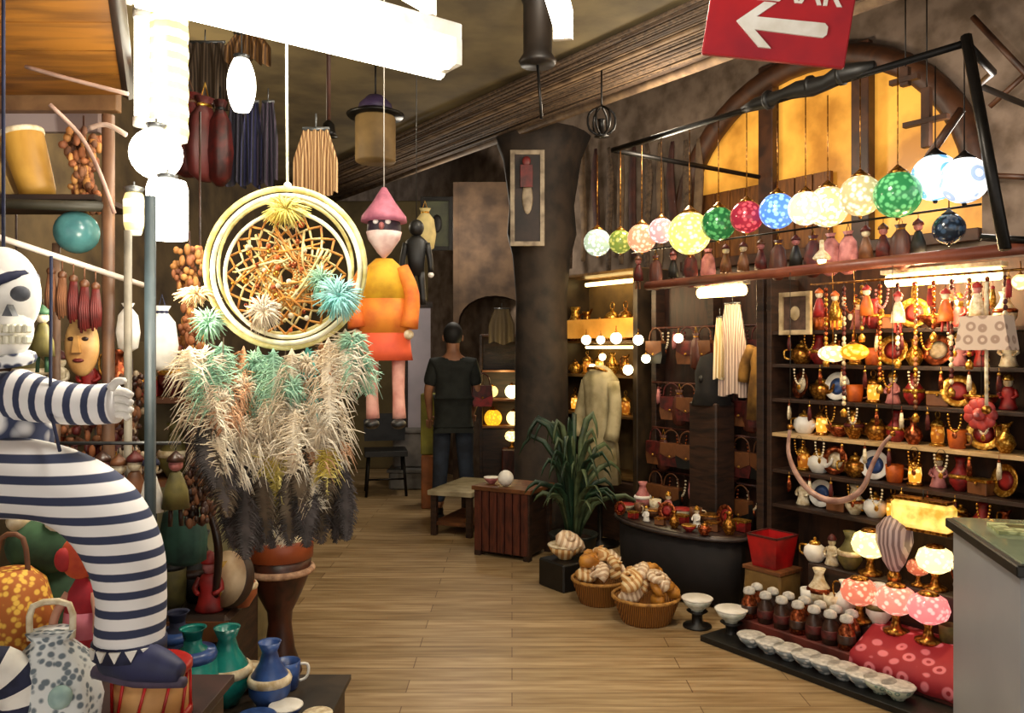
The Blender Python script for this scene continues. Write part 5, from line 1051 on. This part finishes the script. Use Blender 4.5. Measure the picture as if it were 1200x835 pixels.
# side board behind the left stall
t = root('sideboard', (-1.72, 4.2, 0), 0, 'pale olive cupboard behind the dark bow, left of the drum', 'cupboard')
MB().box((0, 0, .5), (.9, .5, 1.0), bev=.01).build('body', M('#8d8460', '#6a6244', 'noise', 5, .7), t); MB().box((0, 0, 1.01), (.94, .54, .03)).build('top', WOODD, t)
for e in (-1, 1): MB().ball((e*.06, -.275, .55), .015, 8, 6).build('handle', DK, MB().box((e*.22, -.255, .5), (.4, .015, .86)).build('door', M('#9a9068', '#787048', 'noise', 5, .7), t))
# low plinth with pots
t = root('display_plinth', (-1.46, 2.95, 0), 0, 'low dark plinth carrying pots at the bottom left', 'plinth')
MB().box((0, 0, .1), (1.56, .66, .2)).build('body', WOODD, t); MB().box((0, 0, .21), (1.6, .7, .02)).build('top', M('#3c3024', '#231b14', 'wood', 5, .6), t)
t2 = root('crate', (-1.66, 3.49, 0), 0, 'dark wooden crate behind the low plinth carrying jars', 'crate')
MB().box((0, 0, .23), (1.0, .4, .46)).build('body', WOODD, t2); 
for i in range(4): MB().box((0, -.205, .07+.11*i), (1.0, .015, .08)).build('slat', WOODM, t2)
def onpl(px, Y): q = P(px, 0, Y); return Vector((q.x, Y, .221))
pots = [(226, 2.88, vase, (TEAL, BLUE, 1), 1.6, 'tall teal glazed jar on the low plinth'), (266, 3.02, vase, (TEAL, CREAM, 0), 1.45, 'teal round vase with a cream band on the low plinth'), (316, 2.98, vase, (BLUE, CREAM, 0), 1.25, 'blue glazed vase at the right of the low plinth'), (286, 3.16, bowl, (M('#a85a3c', '#70341e', 'noise', 9, .5), CREAM), 1.2, 'terracotta bowl behind the blue vase'),
    (262, 2.72, bowl, (CREAM, BLUE), .9, 'cream bowl with a blue rim in front of the teal vase'), (300, 2.8, bowl, (WHITE, BLUE), .9, 'white bowl with a blue rim in front of the blue vase'), (335, 2.9, bowl, (BLUE, WHITE), .8, 'blue bowl with a white rim near the plinth corner'), (208, 3.12, vase, (NAVY, BLUE, 1), 1.5, 'dark navy jar beside the plush boot'), (352, 2.75, bowl, (CREAM, COPPER), .7, 'cream bowl with a copper rim at the plinth edge'), (372, 2.85, bowl, (BR3, CREAM), .7, 'light brown bowl, last one on the plinth edge'),
    (336, 3.16, mug, (BLUE, WHITE), 1.2, 'blue mug behind the blue vase')]
for (px, Y, fn, ag, sc_, lab) in pots: put(fn, ag, onpl(px, Y), lab, fn.__name__, 'pots on the low plinth', r3.uniform(0, 1), sc_)
stack = [(262, .465, M('#c8982c', '#8f6818', 'noise', 9, .5), 'yellow'), (284, .465, M('#b8683c', '#7c3c1e', 'noise', 9, .5), 'orange terracotta')]
for (px, zz, mt, nm) in stack: q = P(px, 0, 3.42); put(vase, (mt, CREAM, 0), (q.x, 3.42, .461), nm+' vase on the dark crate by the goblet drum', 'vase', 'jars on the dark crate', 0, 1.0)
q = P(200, 0, 3.4); put(vase, (OLIVE, BLACK, 1), (q.x, 3.4, .461), 'olive jar on the dark crate right of the striped leg', 'vase', 'jars on the dark crate', 0, 1.2)
q = P(232, 0, 3.5); put(vase, (BLACK, DK, 0), (q.x, 3.5, .461), 'black vase on the dark crate behind the hand drum', 'vase', 'jars on the dark crate', 0, 1.5)
q = P(215, 662, 3.05); t = root('green_lantern', P(215, 655, 3.1), 0, 'dark green cloth bag hanging right of the striped knee', 'bag')
MB().lathe([(.05, -.02), (.085, .0), (.09, .1), (.075, .18), (.04, .2)], n=28, rib=.05, ribn=9, sy=.6).build('body', M('#2c5244', '#162c26', 'noise', 9, .7), t); MB().tube([(-.05, 0, .19), (-.03, 0, .28), (.03, 0, .28), (.05, 0, .19)], .007, n=6, sub=3).build('handle', DK, t)
t.name = 'cloth_bag'
q = P(203, 672, 3.0); put(figurine, (RED, PINK, RED), (q.x, 3.36, .461), 'small red figurine on the dark crate beside the striped leg', 'figurine', None, 0, 1.5)
# goblet drum, hand drum, bow
q = P(328, 790, 3.86); t = root('goblet_drum', (q.x, 3.86, 0), 0, 'dark reddish goblet drum with a pale rope band on the floor', 'drum')
MB().lathe([(.1, 0), (.105, .01), (.07, .12), (.055, .24), (.06, .3), (.1, .38), (.14, .48), (.15, .56)], n=30).build('body', M('#4a2416', '#2a120a', 'wood', 5, .4, stretch=(4, 4, 1)), t)
MB().lathe([(.15, .555), (.156, .56), (.158, .64), (.15, .65)], n=30).build('rim', M('#9a4a24', '#6c2c14', 'wood', 5, .4), t)
MB().tube([(.151*math.cos(2*PI*i/30), .151*math.sin(2*PI*i/30), .5) for i in range(30)], .016, closed=True, n=8).build('rope_band', M('#c8a080', '#8f6a50', 'noise', 30, .7), t)
MB().lathe([(.15, .65), (.0001, .655)], n=30).build('skin', CREAM, t)
q = P(274, 690, 3.5); t = root('hand_drum', P(274, 692, 3.42), 0, 'round pale hand drum leaning in front of the goblet drum', 'drum', rot=(math.radians(72), math.radians(25), math.radians(-35)))
t.location.z = .461+.115
MB().lathe([(.115, 0), (.118, .005), (.118, .045), (.115, .05)], n=30).build('frame', WOODD, t); MB().lathe([(.116, .05), (.0001, .053)], n=30).build('skin', M('#d8bc98', '#b08c68', 'noise', 7, .5), t)
m = MB(); m.tube([tuple(P(205, 532, 3.3)), tuple(P(226, 562, 3.3)), tuple(P(246, 600, 3.3)), tuple(P(256, 645, 3.3)), tuple(P(252, 700, 3.35))], [.01, .014, .017, .018, .014], n=8, sub=5)
single(m, 'walking_cane', M('#2c1810', '#150b07', 'noise', 9, .3), 'dark curved cane standing behind the hand drum', 'cane')

# ---------------------------------------------------------------- plush skeleton in a striped suit
ys = 1.62; ks = ys/F
def Q(px, py, dy=0): return P(px, py, ys+dy)
STR = M('#eeecec', '#353c58', 'stripez', 8.6, .9, w=.62, stretch=(.0, .06, 1))
STRX = M('#eeecec', '#353c58', 'stripe', 9.5, .9, w=.62, stretch=(1, .0, .18))
PLW = M('#f2efe8', '#dcd8d2', 'noise', 20, .9)
sk = root('plush_skeleton', Q(20, 560), 0, 'big plush skeleton in a navy and white striped suit at the left edge', 'plush toy')
def rel(px, py, dy=0): return tuple(Q(px, py, dy)-sk.location)
m = MB(); m.ball(rel(2, 345), (42*ks, 36*ks, 56*ks), 24, 18); m.ball(rel(6, 385, -.01), (30*ks, 28*ks, 38*ks), 20, 14); hd = m.build('head', PLW, sk)
MB().lathe([(41*ks, 0), (43*ks, 8*ks), (38*ks, 30*ks), (22*ks, 48*ks), (.0001, 54*ks)], n=26, X=Matrix.Translation(rel(0, 347)) @ Matrix.Rotation(-.45, 4, 'Y')).build('bandana', PLW, hd)
MB().tube([tuple(Vector(rel(0, 350))+Matrix.Rotation(-.62, 3, 'Y') @ Vector((44*ks*math.cos(2*PI*i/28), 40*ks*math.sin(2*PI*i/28), 4*ks))) for i in range(28)], 6*ks, closed=True, n=8).build('bandana_band', NAVY, hd)
GR = M('#7d8088', '#55585f', 'noise', 20, .8)
MB().ball(rel(24, 344, -.055), (11*ks, 8*ks, 9*ks), 14, 10).build('eye', GR, hd, label='grey eye socket'); MB().ball(rel(-12, 347, -.055), (11*ks, 8*ks, 9*ks), 14, 10).build('eye', GR, hd)
MB().prism([(-6*ks, -5*ks), (6*ks, -5*ks), (0, 8*ks)], .02, Matrix.Translation(rel(12, 365, -.06))).build('nose', GR, hd)
m = MB()
for rr_ in (0, 1):
    for i in range(6): m.box(rel(-6+7.5*i, 385+13*rr_, -.055+.004*abs(i-2)), (6.4*ks, .02, 10*ks), bev=.003)
m.build('teeth', M('#ece8d4', '#d0ccb4', 'noise', 9, .7), hd)
m = MB(); m.tube([rel(-45, 420), rel(0, 424, -.04), rel(35, 418), rel(0, 416, .05)], 8*ks, closed=True, n=8, sub=4); m.build('neckerchief', M('#353c58', '#f0f0f0', 'cells', 50, .9, w=.5), sk)
skin('torso', [rel(0, 560, .02), rel(2, 510, .01), rel(6, 465), rel(6, 432)], [(0, 1), (1, 2), (2, 3)], [(.1, .09), (.105, .09), (.1, .08), (.05, .05)], M('#f0eeee', '#39405c', 'cells', 22, .9, w=.62), sk)
m = MB(); 
m.tube([rel(20, 462, -.03), rel(60, 470, -.05), rel(100, 474, -.05), rel(136, 472, -.05)], [30*ks, 25*ks, 23*ks, 23*ks], n=20, sub=6); m.build('sleeve', STRX, sk)
m = MB(); m.tube([rel(-30, 562, -.02), rel(20, 560, -.05), rel(72, 570, -.08), rel(118, 600, -.08), rel(145, 645, -.07), rel(154, 695, -.06), rel(152, 748, -.06)], [46*ks, 46*ks, 42*ks, 43*ks, 41*ks, 37*ks, 37*ks], n=26, sub=8)
m.build('trouser_leg', STR, sk)
m = MB(); zc = rel(152, 752, -.06)
m.lathe([(39*ks, -12*ks), (39.5*ks, 4*ks), (37*ks, 5*ks)], c=zc, n=26)
m.build('cuff', NAVY, sk)
for an in (-2.3, -1.9, -1.5, -1.1, -.7):
    X = Matrix.Translation(Vector(zc)+Vector((40*ks*math.cos(an), 40*ks*math.sin(an), -2*ks))) @ Matrix.Rotation(an+PI/2, 4, 'Z'); MB().prism([(-6*ks, 5*ks), (6*ks, 5*ks), (0, -7*ks)], .006, X).build('cuff_triangle', WHITE, sk)
m = MB(); m.tube([rel(135, 765, -.05), rel(160, 772, -.08), rel(190, 780, -.1), rel(212, 788, -.11)], [26*ks, 24*ks, 18*ks, 10*ks], n=18, sub=5, flat=.9); bt = m.build('boot', M('#30345a', '#1c1f3a', 'noise', 12, .6), sk)
MB().tube([rel(112, 786, -.05), rel(160, 797, -.08), rel(216, 799, -.11)], [8*ks, 8*ks, 6*ks], n=10, sub=3).build('sole', M('#5c5068', '#3a3044', 'noise', 12, .6), bt)
for f_ in range(4):
    yy_ = 458+9*f_; MB().tube([rel(134, yy_, -.05), rel(146, yy_+1, -.055), rel(154-(f_ == 3)*4, yy_+5, -.06)], [5*ks, 4.6*ks, 3.8*ks], n=8, sub=3).build('finger', PLW, sk)
MB().tube([rel(130, 455, -.07), rel(137, 447, -.075), rel(146, 446, -.08)], [5*ks, 4.6*ks, 3.8*ks], n=8, sub=3).build('thumb', PLW, sk)
MB().tube([rel(60, 300, -.05), rel(59, 480, -.08), rel(70, 528, -.14)], .0035, n=6).build('hanging_string', NAVY, sk)
MB().tube([rel(4, 300, 0), (rel(4, 300)[0], 0, 2.38-sk.location.z)], .004, n=6).build('hanging_string', NAVY, sk)
# low goods at the bottom left, on a display box
t = root('display_box', (-1.175, 1.74, 0), 0, 'dark box at the bottom left corner carrying plush toys', 'box')
MB().box((0, 0, .365), (.95, .46, .73)).build('body', WOODD, t); MB().box((0, 0, .74), (.98, .49, .02)).build('top', M('#3c2420', '#231412', 'wood', 5, .6), t)
zt = .751
def OP(px, Y): q = P(px, 0, Y); return Vector((q.x, Y, zt))
# second striped plush arm
# (a curled striped snake toy)
q = OP(8, 1.56); m = MB(); m.tube([(-.05, 0, .06), (.0, -.02, .2), (.05, 0, .16), (.06, 0, .06), (.02, .02, .04)], [.03, .042, .045, .04, .03], n=16, sub=6, band=2)
q = OP(-6, 1.55)
t = root('striped_plush', q, 0, 'curled navy and white striped plush in the bottom left corner', 'plush toy'); m.build('body', [PLW, NAVY], t); MB().ball((-.05, 0, .045), .035).build('foot', NAVY, t); t.scale = (.95,)*3
# lace plush
q = OP(60, 1.6); t = root('lace_bag', q, .2, 'rounded bag of white and blue-grey lace at the bottom left', 'bag'); t.scale = (1.1, 1, 1.12)
LACE = M('#717e88', '#e4e8e8', 'cells', 75, .9, w=.45)
MB().lathe([(.04, 0), (.075, .03), (.085, .1), (.07, .16), (.03, .2), (.04, .215)], n=36, rib=.05, ribn=9).build('body', LACE, t); MB().tube([(-.035, 0, .2), (-.03, 0, .26), (.03, 0, .26), (.035, 0, .2)], .006, n=6, sub=3).build('handle', CREAM, t)
MB().ball((.035, -.07, .12), .02).build('rosette', M('#a8c4c0', '#7c9c9c', 'noise', 20, .8), t)
# orange flowery bag, green plush, red doll
q = P(14, 722, 1.75); t = root('fabric_bag', q, 0, 'orange and yellow flowered fabric bag behind the striped leg', 'bag')
MB().lathe([(.05, 0), (.065, .02), (.07, .1), (.055, .16), (.03, .185)], n=30, rib=.05, ribn=7).build('body', M('#e6b648', '#a85c20', 'cells', 85, .8, w=.45), t); MB().tube([(-.03, 0, .17), (-.02, 0, .24), (.02, 0, .24), (.03, 0, .17)], .005, n=6, sub=3).build('handle', BR1, t)
single(MB().lathe([(.07, -.1), (.075, -.095), (.075, 0), (.0001, .0)], n=24), 'round_tin', BR1, 'round brown tin under the flowered bag', 'tin', q-Vector((0, 0, .001)))
o = bpy.data.objects['round_tin']; o.location.z = zt+.1; t.location.z = zt+.101; t.scale = (1.2,)*3
q = OP(60, 1.88); t = root('plush_frog', q, 0, 'large dark green plush frog between the flowered bag and the red doll', 'plush toy')
GF = M('#3c5c3c', '#1c3020', 'noise', 18, .9); t.scale = (1.75,)*3
MB().lathe([(.04, 0), (.055, .03), (.05, .13), (.03, .17)], n=20).build('body', GF, t); MB().ball((0, -.01, .2), (.05, .045, .04)).build('head', GF, t)
for e in (-1, 1): MB().ball((e*.025, -.03, .235), .015, 10, 8).build('eye', CREAM, t); MB().tube([(e*.045, 0, .13), (e*.07, -.02, .09), (e*.06, -.05, .05)], .013, n=8, sub=3).build('arm', GF, t); MB().tube([(e*.03, 0, .03), (e*.07, -.04, .03), (e*.06, -.08, .015)], .015, n=8, sub=3).build('leg', GF, t)
q = P(96, 740, 1.7); t = root('rag_doll', (q.x, 1.7, zt+.002), 0, 'rag doll with an orange-red head and red and pink clothes', 'doll')
kq = 1.7/F; z0 = zt
def dz(py): return P(0, py, 1.7).z-t.location.z
MB().ball((-2*kq, 0, dz(652)), (22*kq, 18*kq, 26*kq), 18, 14).build('head', M('#d8642c', '#a8341c', 'noise', 14, .8), t); MB().ball((-14*kq, -14*kq, dz(652)), (10*kq, 8*kq, 14*kq), 12, 8).build('face', M('#c8302c', '#8f1a1c', 'noise', 14, .8), t)
m = MB(); m.lathe([(24*kq, dz(768)), (23*kq, dz(745))], sy=.7, n=20, mi=0).lathe([(23*kq, dz(745)), (20*kq, dz(715))], sy=.7, n=20, mi=1).lathe([(20*kq, dz(715)), (15*kq, dz(692)), (6*kq, dz(676))], sy=.7, n=20, mi=0); m.build('dress', [M('#cc2c38', '#96202c', 'noise', 12, .8), M('#e8909c', '#c86478', 'noise', 12, .8)], t)
for e in (-1, 1): MB().tube([(e*8*kq, 0, dz(765)), (e*10*kq, -.01, dz(800)), (e*9*kq, -.015, .012)], [9*kq, 8*kq, 7*kq], n=10, sub=3).build('leg', M('#e0949c', '#b8606c', 'noise', 12, .8), t); MB().tube([(e*15*kq, 0, dz(695)), (e*24*kq, -.02, dz(715)), (e*26*kq, -.03, dz(735))], [6*kq, 5*kq, 5*kq], n=8, sub=3).build('arm', M('#e8b49c', '#c08468', 'noise', 12, .8), t)
# toy drum at the boot
q = OP(182, 1.8); t = root('toy_drum', P(178, 845, 1.75), .3, 'red-rimmed toy drum with tan sides under the plush boot', 'drum'); t.location.z = zt
MB().lathe([(.075, 0), (.075, .1)], n=30).build('shell', M('#d8a468', '#b07c44', 'noise', 6, .6), t)
for zz in (.0, .1): MB().lathe([(.078, zz), (.083, zz+.004), (.083, zz+.016), (.078, zz+.02), (.0001, zz+.02)], n=30).build('rim', M('#c01c18', '#86100e', 'noise', 9, .4), t)
m = MB()
for i in range(10):
    a0_, a1_ = 2*PI*i/10, 2*PI*(i+.5)/10; m.tube([(.079*math.cos(a0_), .079*math.sin(a0_), .012), (.079*math.cos(a1_), .079*math.sin(a1_), .108)], .0035, n=5)
m.build('lacing', M('#c01c18', '#86100e', 'noise', 9, .4), t)

# ---------------------------------------------------------------- labels of look-alikes
bpy.context.view_layer.update()
ORD = 'leftmost second third fourth fifth sixth seventh eighth ninth tenth eleventh twelfth'.split()
by = {}
for o in col.objects:
    if o.parent is None and 'label' in o: by.setdefault(o['label'], []).append(o)
for lab, os_ in by.items():
    if len(os_) > 1:
        os_.sort(key=lambda o: o.location.x/max(.5, o.location.y))
        for i, o in enumerate(os_): o['label'] = lab+(', leftmost' if i == 0 else ', %s from left' % ORD[i])
# ---------------------------------------------------------------- warm world light let in by the open front, added point lights, camera
W = bpy.data.worlds.new('World'); bpy.context.scene.world = W; W.use_nodes = True
W.node_tree.nodes['Background'].inputs[0].default_value = (1, .93, .84, 1); W.node_tree.nodes['Background'].inputs[1].default_value = 1.15
def spot(loc, e, c, r=.05):  # point lights near the built lamps, plus added fills where no lamp hangs
    ld = bpy.data.lights.new('lamp_or_fill_light', 'POINT'); ld.energy = e; ld.color = c; ld.shadow_soft_size = r
    o = bpy.data.objects.new('lamp_or_fill_light', ld); col.objects.link(o); o.location = loc
spot(T(1100, 340, 3.98), 20, (1, .72, .38)); spot(T(850, 352, 4.05), 8, (1, .72, .38)); spot(T(1050, 400, 3.7), 6, (1, .75, .42), .1)
spot(P(715, 350, 6.2), 10, (1, .78, .42)); spot(P(590, 440, 7.9), 3, (1, .75, .3)); spot(P(440, 60, 5.5), 70, (1, .9, .72), .15); spot((1.0, 5.2, 2.9), 45, (1, .86, .66), .15)
spot((.4, 3.0, 3.0), 90, (1, .9, .74), .2)
spot(P(150, 330, 1.9), 8, (1, .9, .7), .08); spot((-.4, 1.7, 2.3), 30, (1, .93, .8), .15); spot((-1.9, 4.6, 2.6), 35, (1, .85, .6), .15); spot((-.5, 8.2, 2.8), 45, (1, .9, .75), .15); spot(L(S(1150, 4.6), 4.6, 2.7), 12, (1, .9, .8), .15)  # left rear, far end and right wall lights are added brightening without a lamp
cd = bpy.data.cameras.new('Camera'); cam = bpy.data.objects.new('Camera', cd); col.objects.link(cam)
cam.location = (0, 0, HZ); cam.rotation_euler = (PI/2, 0, 0); cd.sensor_width = 36; cd.lens = 36*F/1200; cd.shift_y = -(417.5-PY0)/1200*1.0
cd.clip_start = .05
sc = bpy.context.scene; sc.camera = cam
sc.view_settings.view_transform = 'Standard'; sc.view_settings.look = 'None'; sc.view_settings.gamma = 1; sc.view_settings.exposure = 0.35
try: sc.view_settings.use_curve_mapping = False
except Exception: pass
